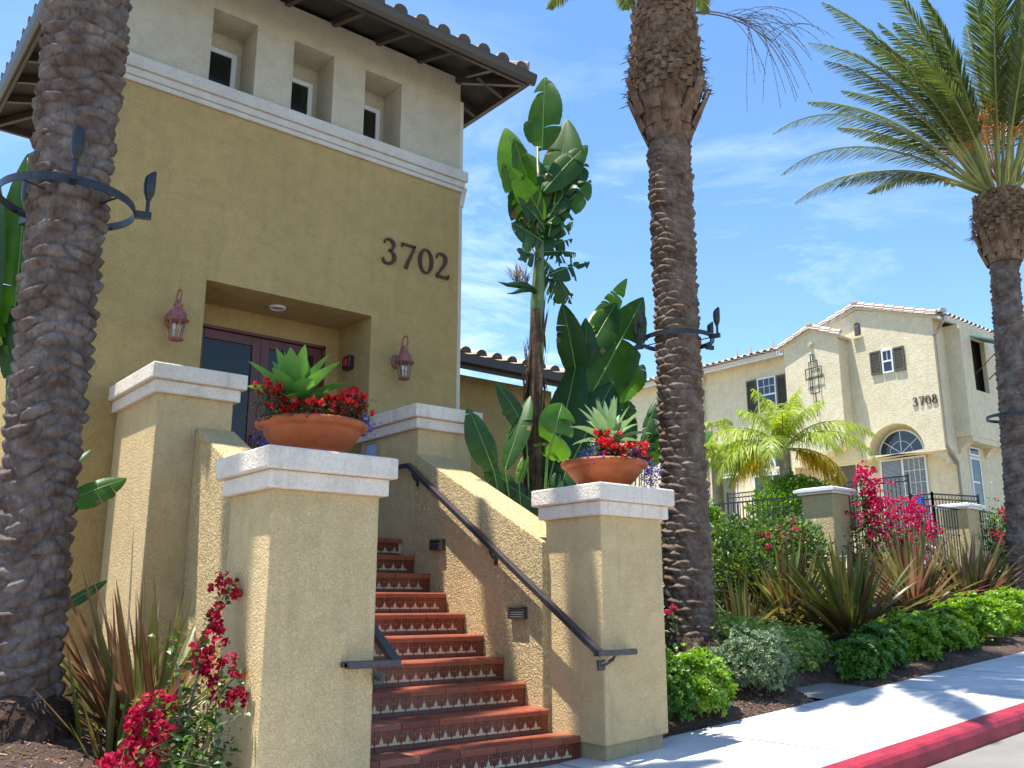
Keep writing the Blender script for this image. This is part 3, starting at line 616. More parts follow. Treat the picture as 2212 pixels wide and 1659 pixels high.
d_ = MB(); d_.bar((6.28, 9.5, 7.74), (6.80, 9.5, 7.70), .09, .11); d_.bar((6.31, 8.80, 7.5), (6.31, 8.80, -.5), .06, .05); d_.bar((6.37, 8.79, 6.30), (6.31, 8.79, 6.02), .07, .06)
d_.build("downspout", M_cream, bl)
# double doors
for x0, x1 in ((FX0, 4.104), (4.106, FX1)):
    f = MB(); y = DY + .03; fr = .10; z0, z1 = 1.765, FZ - .035
    f.box(x0, x0 + fr, y, y + .05, z0, z1); f.box(x1 - fr, x1, y, y + .05, z0, z1); f.box(x0 + fr, x1 - fr, y, y + .05, z1 - .105, z1); f.box(x0 + fr, x1 - fr, y, y + .05, z0, z0 + .25)
    do = f.build("door", M_door, bl, bevel=.004)
    p = MB(); p.box(x0 + fr, x1 - fr, y + .02, y + .03, z0 + .25, z1 - .105); p.build("pane", M_glass, do)
    h = MB(); hx = x1 - .05 if x0 < 4 else x0 + .05
    h.tube([(hx, y - .002, 2.62), (hx, y - .05, 2.62), (hx, y - .05, 2.92), (hx, y - .002, 2.92)], .011, 8); h.build("handle", M_rail, do)
f = MB(); f.box(FX0 - .03, FX0 - .001, DY - .012, DY + .06, 1.76, FZ); f.box(FX1 + .001, FX1 + .03, DY - .012, DY + .06, 1.76, FZ); f.box(FX0 - .03, FX1 + .03, DY - .012, DY + .06, FZ - .033, FZ - .001)
f.build("door_frame", M_door, bl)
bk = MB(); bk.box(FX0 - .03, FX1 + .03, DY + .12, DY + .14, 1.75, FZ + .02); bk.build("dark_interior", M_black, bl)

# recessed light, alarm strobe, notice
r = thing("ceiling_light", "round white recessed light in the ceiling of the door recess", "ceiling light", (4.088, 9.12, 4.30))
b = MB(); b.lathe([(.095, .015), (.095, -.003), (.085, -.012), (.062, -.010), (.060, .010)], (4.088, 9.12, 4.302), 28); b.build("trim_ring", M_white, r, smooth=True)
b = MB(); b.lathe([(.058, .006), (.056, .0)], (4.088, 9.12, 4.302), 24); b.build("lens", M_louv, r)
r = thing("alarm_strobe", "small black box with a red square on the side wall by the doors", "alarm", (5.06, 9.18, 3.84))
b = MB(); b.box(4.985, 5.065, 9.10, 9.26, 3.765, 3.925); b.build("housing", M_black, r, bevel=.018)
b = MB(); b.box(4.974, 4.984, 9.13, 9.20, 3.80, 3.875); b.box(4.974, 4.984, 9.205, 9.245, 3.89, 3.905); b.build("red_lens", M_red, r)
r = thing("notice_board", "small framed notice with blue sheet on the inner side of the landing pier", "sign", (4.98, 8.43, 2.6))
b = MB(); b.box(4.955, 4.9895, 8.33, 8.57, 2.38, 2.80); b.build("frame", M_plinth, r, bevel=.004)
b = MB(); b.box(4.950, 4.9545, 8.355, 8.545, 2.41, 2.775); b.build("sheet", M_paper, r)

# house numbers
def digit_strokes(ch):
    if ch == '0':
        c = [(.31 + .235 * math.cos(a), .5 + .46 * math.sin(a)) for a in np.linspace(0, 2 * math.pi, 41)]
        wd = [.026 + .040 * abs(math.cos(a)) ** 1.3 for a in np.linspace(0, 2 * math.pi, 41)]
        return [(c, wd)]
    if ch == '7': return [([(.06, .80), (.075, .95)], [.012, .03]), ([(.06, .93), (.60, .93)], [.042, .042]), ([(.585, .95), (.46, .62), (.33, .30), (.235, .02)], [.03, .045, .058, .066])]
    if ch == '2': return [([(.07, .76), (.085, .88), (.18, .955), (.30, .955), (.41, .88), (.44, .74), (.40, .58), (.27, .36), (.09, .10)], [.022, .03, .032, .048, .062, .068, .058, .044, .032]), ([(.05, .05), (.56, .05)], [.055, .05]), ([(.535, .03), (.575, .21)], [.035, .014])]
    if ch == '3': return [([(.09, .79), (.11, .90), (.20, .96), (.32, .95), (.42, .87), (.44, .74), (.38, .61), (.25, .535)], [.022, .026, .034, .05, .062, .058, .04, .028]), ([(.25, .535), (.38, .50), (.47, .38), (.47, .22), (.38, .09), (.25, .03), (.12, .05), (.05, .14), (.05, .22)], [.028, .042, .064, .068, .052, .042, .046, .04, .018])]
    if ch == '8': return [([(.30 + .175 * math.cos(a), .745 + .215 * math.sin(a)) for a in np.linspace(0, 2 * math.pi, 31)], [.028 + .028 * abs(math.cos(a)) for a in np.linspace(0, 2 * math.pi, 31)]), ([(.31 + .225 * math.cos(a), .285 + .255 * math.sin(a)) for a in np.linspace(0, 2 * math.pi, 31)], [.028 + .036 * abs(math.cos(a)) for a in np.linspace(0, 2 * math.pi, 31)])]
def digit(ch, P, parent, mat):
    """P(u,v,d) maps digit space to the world"""
    b = MB()
    for pts, wd in digit_strokes(ch):
        # resample smoothly
        n = len(pts); fine = []
        if n > 3 and n < 20:
            for i in range(n - 1):
                p0, p1, p2, p3 = pts[max(i - 1, 0)], pts[i], pts[i + 1], pts[min(i + 2, n - 1)]
                for q in range(6):
                    t_ = q / 6; f_ = lambda k: 0.5 * (2 * p1[k] + (p2[k] - p0[k]) * t_ + (2 * p0[k] - 5 * p1[k] + 4 * p2[k] - p3[k]) * t_ * t_ + (3 * p1[k] - p0[k] - 3 * p2[k] + p3[k]) * t_ ** 3)
                    fine.append((f_(0), f_(1), wd[i] + (wd[i + 1] - wd[i]) * t_))
            fine.append((pts[-1][0], pts[-1][1], wd[-1]))
        else: fine = [(p[0], p[1], q) for p, q in zip(pts, wd)]
        Lp = []
        for i, (x, y, h) in enumerate(fine):
            a = fine[max(i - 1, 0)]; c = fine[min(i + 1, len(fine) - 1)]
            if n > 30 and i in (0, len(fine) - 1): a, c = fine[-2], fine[1]
            dx, dy = c[0] - a[0], c[1] - a[1]; l = math.hypot(dx, dy) or 1; nx, ny = -dy / l, dx / l
            Lp.append(((x + nx * h, y + ny * h), (x - nx * h, y - ny * h)))
        vs = []
        for l_, r_ in Lp: vs += [P(l_[0], l_[1], 0), P(r_[0], r_[1], 0), P(r_[0], r_[1], 1), P(l_[0], l_[1], 1)]
        fs = []
        for i in range(len(Lp) - 1):
            for q in range(4): fs.append((i * 4 + q, i * 4 + (q + 1) % 4, (i + 1) * 4 + (q + 1) % 4, (i + 1) * 4 + q))
        fs += [(0, 1, 2, 3), tuple(len(vs) - 4 + q for q in (3, 2, 1, 0))]
        b.add(vs, fs)
    return b.build("numeral", mat, parent)
hn = thing("house_number", "dark brown metal numerals 3702 on the olive tower wall", "house number", (5.65, Y0 - .02, 5.0))
for i, c_ in enumerate("3702"):
    x0 = 5.165 + i * .245 + (0 if i < 2 else .012)
    digit(c_, lambda u, v, d, x0=x0, i=i: (x0 + u * .355, Y0 - .028 + d * .02, 4.985 + v * .325), hn, M_number)

# carriage lanterns
def lantern(label, cx, zt):
    r = thing("wall_lantern", label, "wall lantern", (cx, Y0, zt), "copper lanterns beside the doors")
    y = Y0 - .20; zb = zt - .50
    b = MB(); b.lathe([(.055, .0), (.075, .012), (.078, .022), (.045, .03)], (cx, y, zb), sides=6); b.build("base", M_copper, r)
    for q in range(6):
        a = math.pi / 3 * q + math.pi / 6
        p = MB(); p.bar((cx + .052 * math.cos(a), y + .052 * math.sin(a), zb + .025), (cx + .092 * math.cos(a), y + .092 * math.sin(a), zb + .205), .009); p.build("frame_bar", M_copper, r)
    b = MB(); b.lathe([(.048, .028), (.088, .203)], (cx, y, zb), sides=6, rot=math.pi / 6); b.build("pane", M_lpane, r)
    b = MB(); b.lathe([(.112, .198), (.114, .206), (.093, .218), (.088, .24), (.082, .275), (.062, .305), (.04, .325), (.038, .345), (.046, .352), (.046, .362), (.018, .372)], (cx, y, zb), 24); b.build("hood", M_copper, r, smooth=True)
    for dx in (-.022, .022):
        b = MB(); b.tube([(cx + dx, y, zb + .03), (cx + dx, y, zb + .10)], .009, 8); b.tube([(cx + dx, y, zb + .10), (cx + dx, y, zb + .12), (cx + dx, y, zb + .155), (cx + dx, y, zb + .175)], [.008, .017, .015, .003], 8); b.build("bulb", M_bulb, r, smooth=True)
    b = MB(); pts = []
    for q in range(15):
        a = -math.pi * .52 + q * math.pi * 1.5 / 14
        pts.append((cx, y + .055 - .07 * math.cos(a) * -1 - .05, zb + .445 + .068 * math.sin(a)))
    loop = [(cx, y + .062 * math.sin(2 * math.pi * q / 20), zb + .44 - .072 * math.cos(2 * math.pi * q / 20)) for q in range(21)]
    b.tube(loop, .008, 8); b.tube([(cx, y + .06, zb + .43), (cx, y + .10, zb + .30), (cx, Y0 - .05, zb + .25), (cx, Y0 - .01, zb + .27)], .010, 8)
    b.tube([(cx, y, zb + .37), (cx, y + .022, zb + .39), (cx, y + .01, zb + .415)], .007, 6)
    b.build("scroll_arm", M_copper, r, smooth=True)
    b = MB(); b.lathe([(.055, -.02), (.05, .0), (.03, .012)], (0, 0, 0), 16); b.v = [(cx + p[0], Y0 - .002 - (p[2] + .02), zb + .25 + p[1] * 1.5) for p in b.v]; b.build("wall_plate", M_copper, r, smooth=True)
lantern("copper coloured lantern on the wall left of the door recess", 2.82, 4.07)
lantern("copper coloured lantern on the wall right of the door recess, below the numerals", 5.40, 4.08)

# wing on the right
wg = thing("building_wing", "low olive stucco wing with tiled eave behind the broad leaved plants", "building", (8.2, 11.1, .6))
b = MB(); b.box(6.275, 9.9, 11.1, 15.5, -.5, 4.55); b.build("wall", M_low, wg)
b = MB(); b.box(6.275, 10.25, 10.5, 10.54, 4.47, 4.66); b.box(6.275, 10.25, 10.38, 10.499, 4.53, 4.66); b.build("fascia", M_brown, wg)
b = MB(); b.add([(6.275, 10.5, 4.63), (10.25, 10.5, 4.63), (10.25, 13.5, 5.53), (6.275, 13.5, 5.53), (6.275, 10.5, 4.57), (10.25, 10.5, 4.57), (10.25, 13.5, 5.47), (6.275, 13.5, 5.47)], [(0, 1, 2, 3), (7, 6, 5, 4), (0, 4, 5, 1), (1, 5, 6, 2), (2, 6, 7, 3), (3, 7, 4, 0)]); b.build("soffit", M_soffit, wg)
b = MB(); tiles(b, (6.29, 10.45, 4.67), (1, 0, 0), (0, 1, .3), 4.0, lambda s: 3.0, sp=.29, rad=.10); b.build("roof_tiles", [M_rooft2, M_rdark], wg, fixn=False)

# ------------------------------------------------------------------ helpers for vegetation
def perp(d):
    d = Vector(d).normalized(); s_ = d.cross(Vector((0, 0, 1)))
    if s_.length < .05: s_ = Vector((1, 0, 0))
    return s_.normalized()
def blade(b, p0, d, L, W, droop=.3, fold=.25, n=7, m=0, nrm=None, wprof=None, twist=0.0):
    """a sword leaf: bends down along its length, V section"""
    p = Vector(p0); d = Vector(d).normalized(); vs = []; 
    for i in range(n + 1):
        t = i / n
        s_ = perp(d) if nrm is None else d.cross(Vector(nrm)).normalized()
        if twist: s_ = (Matrix.Rotation(twist * t, 3, d) @ s_)
        up = s_.cross(d).normalized()
        wd = (wprof(t) if wprof else (min(1, .45 + 1.6 * t) * (1 - t ** 3.2) + .015)) * W / 2
        vs += [p + s_ * wd + up * wd * fold, p, p - s_ * wd + up * wd * fold]
        p = p + d * (L / n); d = (d + Vector((0, 0, -1)) * droop * (t + .25) / n * 1.6).normalized()
    fs = []
    for i in range(n):
        a = i * 3; fs += [(a, a + 1, a + 4, a + 3), (a + 1, a + 2, a + 5, a + 4)]
    b.add(vs, fs, m)
def leaflet(b, p, d, up, L, W, m=0, sag=.15, n=3):
    p = Vector(p); d = Vector(d).normalized(); s_ = d.cross(up).normalized(); up = s_.cross(d).normalized()
    vs = []; 
    for i in range(n):
        t = i / n; w_ = W / 2 * (.6 + .8 * t if t < .5 else 1.0 - (t - .5) * .9)
        q = p + d * L * t + Vector((0, 0, -1)) * sag * L * t * t
        vs += [q + s_ * w_, q - s_ * w_]
    vs.append(p + d * L + Vector((0, 0, -1)) * sag * L)
    fs = [(2 * i, 2 * i + 1, 2 * i + 3, 2 * i + 2) for i in range(n - 1)] + [(2 * n - 2, 2 * n - 1, 2 * n)]
    b.add(vs, fs, m)
def frond(p0, az, el, L, rnd, droop=1.2, nl=60, ll=.42, lw=.022, vee=.5, fwd=.9, sag=.15, bare=.16, rr=.018, mats=None, parent=None, name="frond", side=0.0, curve=1.6, jit=.12):
    b = MB(); p = Vector(p0); pts = []; n = 22; da = side
    dirs = []
    for i in range(n + 1):
        t = i / n; e = el - droop * t ** curve; a = az + da * t
        d = Vector((math.cos(e) * math.cos(a), math.cos(e) * math.sin(a), math.sin(e)))
        pts.append(p.copy()); dirs.append(d); p = p + d * (L / n)
    b.tube(pts, [rr * (1 - .85 * i / n) + .002 for i in range(n + 1)], 5, 1)
    for k_ in range(nl):
        t = bare + (1 - bare) * (k_ + rnd.random() * .6) / nl
        if t > .995: t = .995
        i = min(n - 1, int(t * n)); f_ = t * n - i
        q = pts[i].lerp(pts[i + 1], f_); d = dirs[i]
        s_ = Vector((-math.sin(az + da * t), math.cos(az + da * t), 0)); up = d.cross(-s_)
        if up.z < 0 and el > 0: up = s_.cross(d) if s_.cross(d).z > 0 else up
        l_ = ll * (math.sin(math.pi * min(1, (t - bare) / (1 - bare) * .80 + .20)) ** .6) * rnd.uniform(.85, 1.1)
        fw = fwd * (1 + .5 * t)
        for sg in (-1, 1):
            dd = s_ * sg + d * (fw + rnd.uniform(-jit, jit)) + up * (vee + rnd.uniform(-.15, .15)) + Vector((rnd.gauss(0, jit * .5), rnd.gauss(0, jit * .5), rnd.gauss(0, jit * .5)))
            leaflet(b, q, dd, up, l_, lw, 0, sag * rnd.uniform(.5, 1.6))
    return b.build(name, mats, parent, fixn=False)

def worley(u, v, nu, seed):
    """u in cells around (wraps at nu), v in rows; returns F1, F2, id"""
    F1 = np.full(u.shape, 9.); F2 = np.full(u.shape, 9.); ID = np.zeros(u.shape); DV = np.zeros(u.shape)
    iv = np.floor(v).astype(int)
    for dv in (-1, 0, 1):
        row = iv + dv; off = np.where(row % 2 == 0, 0.0, .5)
        iu = np.floor(u - off).astype(int)
        for du in (-1, 0, 1):
            c = iu + du; cw = np.mod(c, nu)
            h = np.sin(cw * 127.1 + row * 311.7 + seed * 74.7) * 43758.5453; h1 = h - np.floor(h)
            h = np.sin(cw * 269.5 + row * 183.3 + seed * 11.3) * 24634.6345; h2 = h - np.floor(h)
            px = c + off + .5 + (h1 - .5) * .55; py = row + .5 + (h2 - .5) * .5
            d = np.sqrt((u - px) ** 2 + ((v - py) * .95) ** 2)
            n1 = d < F1
            F2 = np.where(n1, F1, np.minimum(F2, d)); ID = np.where(n1, h1, ID); DV = np.where(n1, v - py, DV); F1 = np.where(n1, d, F1)
    return F1, F2, ID, DV
def trunk(name, x, y, prof, nth, dz, nu, rowh, amp, seed, mat, parent):
    z0, z1 = prof[0][0], prof[-1][0]; nz = int((z1 - z0) / dz)
    zs = np.linspace(z0, z1, nz + 1); rz = np.interp(zs, [p[0] for p in prof], [p[1] for p in prof])
    th = np.linspace(0, 2 * math.pi, nth, endpoint=False)
    TH, Z = np.meshgrid(th, zs); RR = np.repeat(rz[:, None], nth, 1)
    slant = np.sin(TH * 1 + seed) * .45 + np.sin(TH * 2 + Z * .7) * .25 + np.sin(TH * 3 + Z * 2.1 + seed) * .15
    U = TH / (2 * math.pi) * nu; V = Z / rowh + slant
    U = U + .12 * np.sin(V * 1.7 + seed) ; U = np.mod(U, nu)
    F1, F2, ID, DV = worley(U, V, nu, seed)
    e = np.clip((F2 - F1) * 3.4, 0, 1) ** .55 * (1 - .45 * np.clip(F1, 0, 1) ** 2)
    over = np.clip(.5 + DV * .9, 0, 1)
    h = e * (.30 + .70 * over) * (.5 + .75 * ID)
    rg = np.sin(TH * 19 + Z * 31 + ID * 30) * .07 + np.sin(TH * 37 + Z * 57 + ID * 9) * .04
    rad = RR + amp * (h + rg * e - .45)
    X = x + rad * np.cos(TH); Yy = y + rad * np.sin(TH); Zz = Z - amp * .35 * h
    vs = np.stack([X, Yy, Zz], -1).reshape(-1, 3).tolist()
    fs = []
    for i in range(nz):
        a = i * nth; c = a + nth
        fs.extend([(a + j, a + (j + 1) % nth, c + (j + 1) % nth, c + j) for j in range(nth)])
    b = MB(); b.v = [tuple(q) for q in vs]; b.f = fs; b.m = [0] * len(fs)
    return b.build(name, mat, parent, smooth=True, fixn=False)
def boots(b, x, y, zr0, zr1, rf, n_rows, per, L, W, el, rnd, m=0):
    for i in range(n_rows):
        z = zr0 + (zr1 - zr0) * i / n_rows
        for q in range(per):
            a = 2 * math.pi * (q + .5 * (i % 2) + rnd.uniform(-.15, .15)) / per; r0 = rf(z) - .03
            e = el + rnd.uniform(-.15, .15); l_ = L * rnd.uniform(.7, 1.2); w_ = W * rnd.uniform(.8, 1.15)
            o = Vector((math.cos(a), math.sin(a), 0)); s_ = Vector((-math.sin(a), math.cos(a), 0))
            d = o * math.cos(e) + Vector((0, 0, 1)) * math.sin(e); n_ = s_.cross(d).normalized()
            if n_.dot(o) < 0: n_ = -n_
            c0 = Vector((x, y, z)) + o * r0; c1 = c0 + d * l_
            t0 = .035; t1 = .02; w1 = w_ * rnd.uniform(.4, .65)
            vs = [c0 - s_ * w_ / 2, c0 + s_ * w_ / 2, c0 + s_ * w_ * .3 + n_ * t0, c0 - s_ * w_ * .3 + n_ * t0,
                  c1 - s_ * w1 / 2, c1 + s_ * w1 / 2, c1 + s_ * w1 * .3 + n_ * t1, c1 - s_ * w1 * .3 + n_ * t1]
            b.add(vs, [(0, 1, 2, 3), (7, 6, 5, 4), (0, 4, 5, 1), (1, 5, 6, 2), (2, 6, 7, 3), (3, 7, 4, 0)], m)
def fibres(b, x, y, z0, z1, rf, n, rnd, L=.16, m=1):
    for i in range(n):
        z = rnd.uniform(z0, z1); a = rnd.uniform(0, 6.283); r0 = rf(z)
        o = Vector((math.cos(a), math.sin(a), 0)); s_ = Vector((-math.sin(a), math.cos(a), 0))
        d = (s_ * rnd.uniform(-1, 1) + o * rnd.uniform(.1, .7) + Vector((0, 0, rnd.uniform(-.6, .3))))
        p = Vector((x, y, z)) + o * r0
        leaflet(b, p, d, o, L * rnd.uniform(.5, 1.3), .014, m, rnd.uniform(0, .4))

def date_palm(label, x, y, zb, ztop, prof, seed, nth, dz, nu, rowh, amp, mat, flare=None, fronds=40, bootz=None, L=3.6, emin=14, dr0=1.15, group="date palms along the sidewalk", aim=None, root=True, stalks=0):
    rnd = random.Random(seed)
    r = thing("date_palm", label, "palm tree", (x, y, zb), group)
    trunk("trunk", x, y, prof, nth, dz, nu, rowh, amp, seed, mat, r)
    rf = lambda z: float(np.interp(z, [p[0] for p in prof], [p[1] for p in prof]))
    if flare:
        z0, z1, z2, r0, r1, r2 = flare
        b = MB(); f1 = lambda z: r0 + (r1 - r0) * (z - z0) / (z1 - z0) if z < z1 else r1 + (r2 - r1) * (z - z1) / (z2 - z1)
        b.lathe([(r0 * .9, z0), (r1 * .86, z1), (r1 * .88, (z1 + z2) / 2), (r2 * .9, z2), (.05, z2 + .15)], (x, y, 0), 24, 0)
        el = math.atan2(z1 - z0, r1 - r0)
        boots(b, x, y, z0, z1 - .10, f1, 3, 9, .46, .20, el + .03, rnd)
        boots(b, x, y, z1 - .03, z2, lambda z: f1(z) - .01, int((z2 - z1) / .075), 14, .10, .13, 1.15, rnd, 0)
        fibres(b, x, y, z1 - .02, z1 + (z2 - z1) * .62, f1, 420, rnd, .15, 1)
        b.build("boots", [M_boot, M_dryleaf], r, fixn=True)
        zc = z2
    else: zc = ztop; r2 = rf(ztop)
    if root:
        b = MB(); rt = random.Random(seed + 1); pr = [(rf(zb) * 1.38, -.12), (rf(zb) * 1.32, .02), (rf(zb) * 1.25, .10), (rf(zb) * 1.12, .16), (rf(zb) * .95, .22)]
        b.lathe(pr, (x, y, zb), 40); b.v = [(x + (p[0] - x) * (1 + rt.uniform(-.06, .06)), y + (p[1] - y) * (1 + rt.uniform(-.06, .06)), p[2] + rt.uniform(-.015, .015)) for p in b.v]
        fibres(b, x, y, zb, zb + .22, lambda z: rf(zb) * 1.25, 500, rt, .06, 0)
        b.build("root_mass", M_root, r)
    lst = []
    for i in range(fronds):
        t = (i + .5) / fronds
        az = i * 2.39996 + rnd.uniform(-.2, .2); el = R(88 - (88 - emin) * t ** 1.1) + rnd.uniform(-.08, .08)
        lst.append((az, el, L * rnd.uniform(.85, 1.08), dr0 + .5 * t + rnd.uniform(-.2, .3), rnd.uniform(-.25, .25)))
    if aim: lst += aim
    for az, el, l_, dr, sd_ in lst:
        p0 = (x + .55 * r2 * math.cos(az), y + .55 * r2 * math.sin(az), zc + .02)
        frond(p0, az, el, l_, rnd, droop=dr, nl=92, ll=.50, lw=.028, vee=.55, fwd=1.25, rr=.032, mats=[M_frond, M_rachis], parent=r, side=sd_, bare=.27)
    return r, zc, r2

# ---- right palm: crown in view
PRx, PRy = 17.15, 7.0
prR = [(.7, .30), (1.6, .255), (4, .25), (7.2, .25), (7.75, .27)]
rp_, zc, r2_ = date_palm("palm with its green crown of fronds in view, nearest the right edge", PRx, PRy, bedR(PRx, PRy), 7.7, prR, 5, 100, .0125, 6, .09, .048, M_bark,
    flare=(7.35, 7.95, 8.75, .30, .50, .46), fronds=46, L=4.2, emin=46, dr0=.42,
    aim=[(R(158), R(52), 5.0, 1.15, .12), (R(150), R(40), 5.0, 1.5, .1), (R(142), R(34), 4.4, 1.45, .05), (R(150), R(18), 3.2, .95, 0), (R(146), R(66), 5.2, .8, .1), (R(128), R(30), 3.8, 1.3, 0), (R(165), R(70), 5.2, .9, .1)])
rnd = random.Random(77)
def spray(parent, p, az, el, L, n, sl, mat, hang=.9, name="flower_stalk", rad=.012, az_s=.5):
    b = MB(); p = Vector(p); d = Vector((math.cos(el) * math.cos(az), math.cos(el) * math.sin(az), math.sin(el))); pts = [p.copy()]
    for i in range(8): d = (d + Vector((0, 0, -hang * .18))).normalized(); p = p + d * L / 8; pts.append(p.copy())
    b.tube(pts, [rad * (1 - .06 * i) for i in range(9)], 6)
    for i in range(n):
        t = 4.5 + 3.5 * rnd.random(); k_ = min(7, int(t)); q = pts[k_].lerp(pts[k_ + 1], t - k_)
        a2 = az + rnd.gauss(0, az_s * 1.6); dd = Vector((math.cos(a2) * .6, math.sin(a2) * .6, rnd.uniform(-.2, .5))); pp = [q.copy()]
        for s_ in range(7): dd = (dd.normalized() + Vector((0, 0, -hang * .32))).normalized(); q = q + dd * sl / 7 * rnd.uniform(.8, 1.2); pp.append(q.copy())
        b.tube(pp, .0035, 4, cap=False)
        for s_ in range(1, 7):
            c = pp[s_] + Vector((rnd.uniform(-.008, .008),) * 3); b.bar(c, c + Vector((rnd.uniform(-.012, .012), rnd.uniform(-.012, .012), -.012)), .008)
    return b.build(name, mat, parent)
for a_ in (150, 200, 110, 250, 175, 135, 185):
    spray(rp_, (PRx, PRy, zc + .2), R(a_), R(66), 1.5, 46, .55, M_stalkor, .25, rad=.016, az_s=.7)

# ---- middle palm: the boots at its neck in view, crown above the frame
PMx, PMy = 8.3, 7.0
prM = [(.3, .30), (.9, .285), (2.5, .27), (5, .262), (6.75, .265), (7.0, .275)]
mp_, zcm, _ = date_palm("palm with a swollen shaggy neck rising behind the right front pier", PMx, PMy, bedR(PMx, PMy), 6.95, prM, 9, 130, .0105, 6, .085, .062, M_bark2,
    flare=(6.85, 7.45, 8.85, .27, .50, .40), fronds=40, L=3.9, emin=48, dr0=.45)
for a_, e_, l_ in ((-28, 22, 1.35), (-50, 15, .95)):
    spray(mp_, (PMx + .3, PMy - .1, zcm - .05), R(a_), R(e_), l_, 16, 1.15, M_twig, .75, rad=.012)

# ---- left palm
PLx, PLy = 1.37, 6.45
prL = [(0.1, .27), (.8, .235), (1.6, .22), (3, .235), (4.2, .25), (5.2, .275), (9.3, .29)]
lp_, zcl, _ = date_palm("big palm trunk at the left edge, in front of the olive tower", PLx, PLy, bedL(PLx, PLy), 9.25, prL, 17, 210, .0085, 7, .088, .060, M_bark,
    fronds=24, L=3.0, emin=56, dr0=.35)

def lean(r, kx, ky, zb=.3):
    for o in [r] + list(r.children_recursive):
        if o.type == 'MESH':
            oz = 0; 
            for v_ in o.data.vertices: v_.co.x += kx * (v_.co.z - zb); v_.co.y += ky * (v_.co.z - zb)
lean(rp_, .0465, -.038); lean(lp_, -.0125, .0085)
# ---- iron light rings on the palms
def light_ring(label, x, y, z, rad, lamps, parent_r, phase=0):
    r = thing("light_ring", label, "light ring", (x, y, z), "iron light rings on the palm trunks")
    b = MB(); n = 56; vs = []; h = .028
    for q in range(n):
        a = 2 * math.pi * q / n; c, s_ = math.cos(a), math.sin(a)
        for rr, zz in ((rad, -h), (rad + .008, -h), (rad + .008, h), (rad, h)): vs.append((x + rr * c, y + rr * s_, z + zz))
    b.add(vs, [(q * 4 + k_, ((q + 1) % n) * 4 + k_, ((q + 1) % n) * 4 + (k_ + 1) % 4, q * 4 + (k_ + 1) % 4) for q in range(n) for k_ in range(4)])
    b.build("hoop", M_iron, r)
    for q in range(4):
        a = phase + math.pi / 2 * q + .4; c, s_ = math.cos(a), math.sin(a)
        t_ = MB(); t_.tube([(x + rad * c, y + rad * s_, z - .01), (x + (parent_r - .02) * math.cos(a + .25), y + (parent_r - .02) * math.sin(a + .25), z - .01)], .007, 6)
        t_.build("spoke", M_iron, r)
    for a in lamps:
        a = R(a); c, s_ = math.cos(a), math.sin(a); ro = rad + .085
        l = MB(); l.bar((x + (rad + .005) * c, y + (rad + .005) * s_, z - .02), (x + (ro + .03) * c, y + (ro + .03) * s_, z - .02), .04, .05)
        l.tube([(x + ro * c, y + ro * s_, z), (x + ro * c, y + ro * s_, z + .11)], .014, 10)
        lo = l.build("lamp_arm", M_iron, r)
        l = MB(); l.tube([(x + ro * c, y + ro * s_, z + .10), (x + ro * c, y + ro * s_, z + .125), (x + ro * c, y + ro * s_, z + .15), (x + ro * c, y + ro * s_, z + .20), (x + ro * c, y + ro * s_, z + .265), (x + ro * c, y + ro * s_, z + .292)], [.018, .026, .036, .041, .041, .038], 14)
        cx_, cy_ = x + ro * c, y + ro * s_     # slanted glare shield at the mouth
        l.v = [(p[0], p[1], p[2] + (.035 * ((p[0] - cx_) * c + (p[1] - cy_) * s_) / .04 if p[2] > z + .25 else 0)) for p in l.v]
        l.build("lamp_head", M_iron, lo, smooth=False)
light_ring("black iron light ring with bullet lamps round the left palm trunk", PLx - .045, PLy + .03, 3.82, .425, (-20, -100, 110), .235, .2)
light_ring("black iron light ring with bullet lamps round the middle palm trunk", PMx, PMy, 4.22, .43, (-12, -75, 115, 165), .27, .0)
light_ring("black iron light ring on the palm near the right edge", PRx + .19, PRy - .155, 4.4, .46, (30, -60), .26, .7)

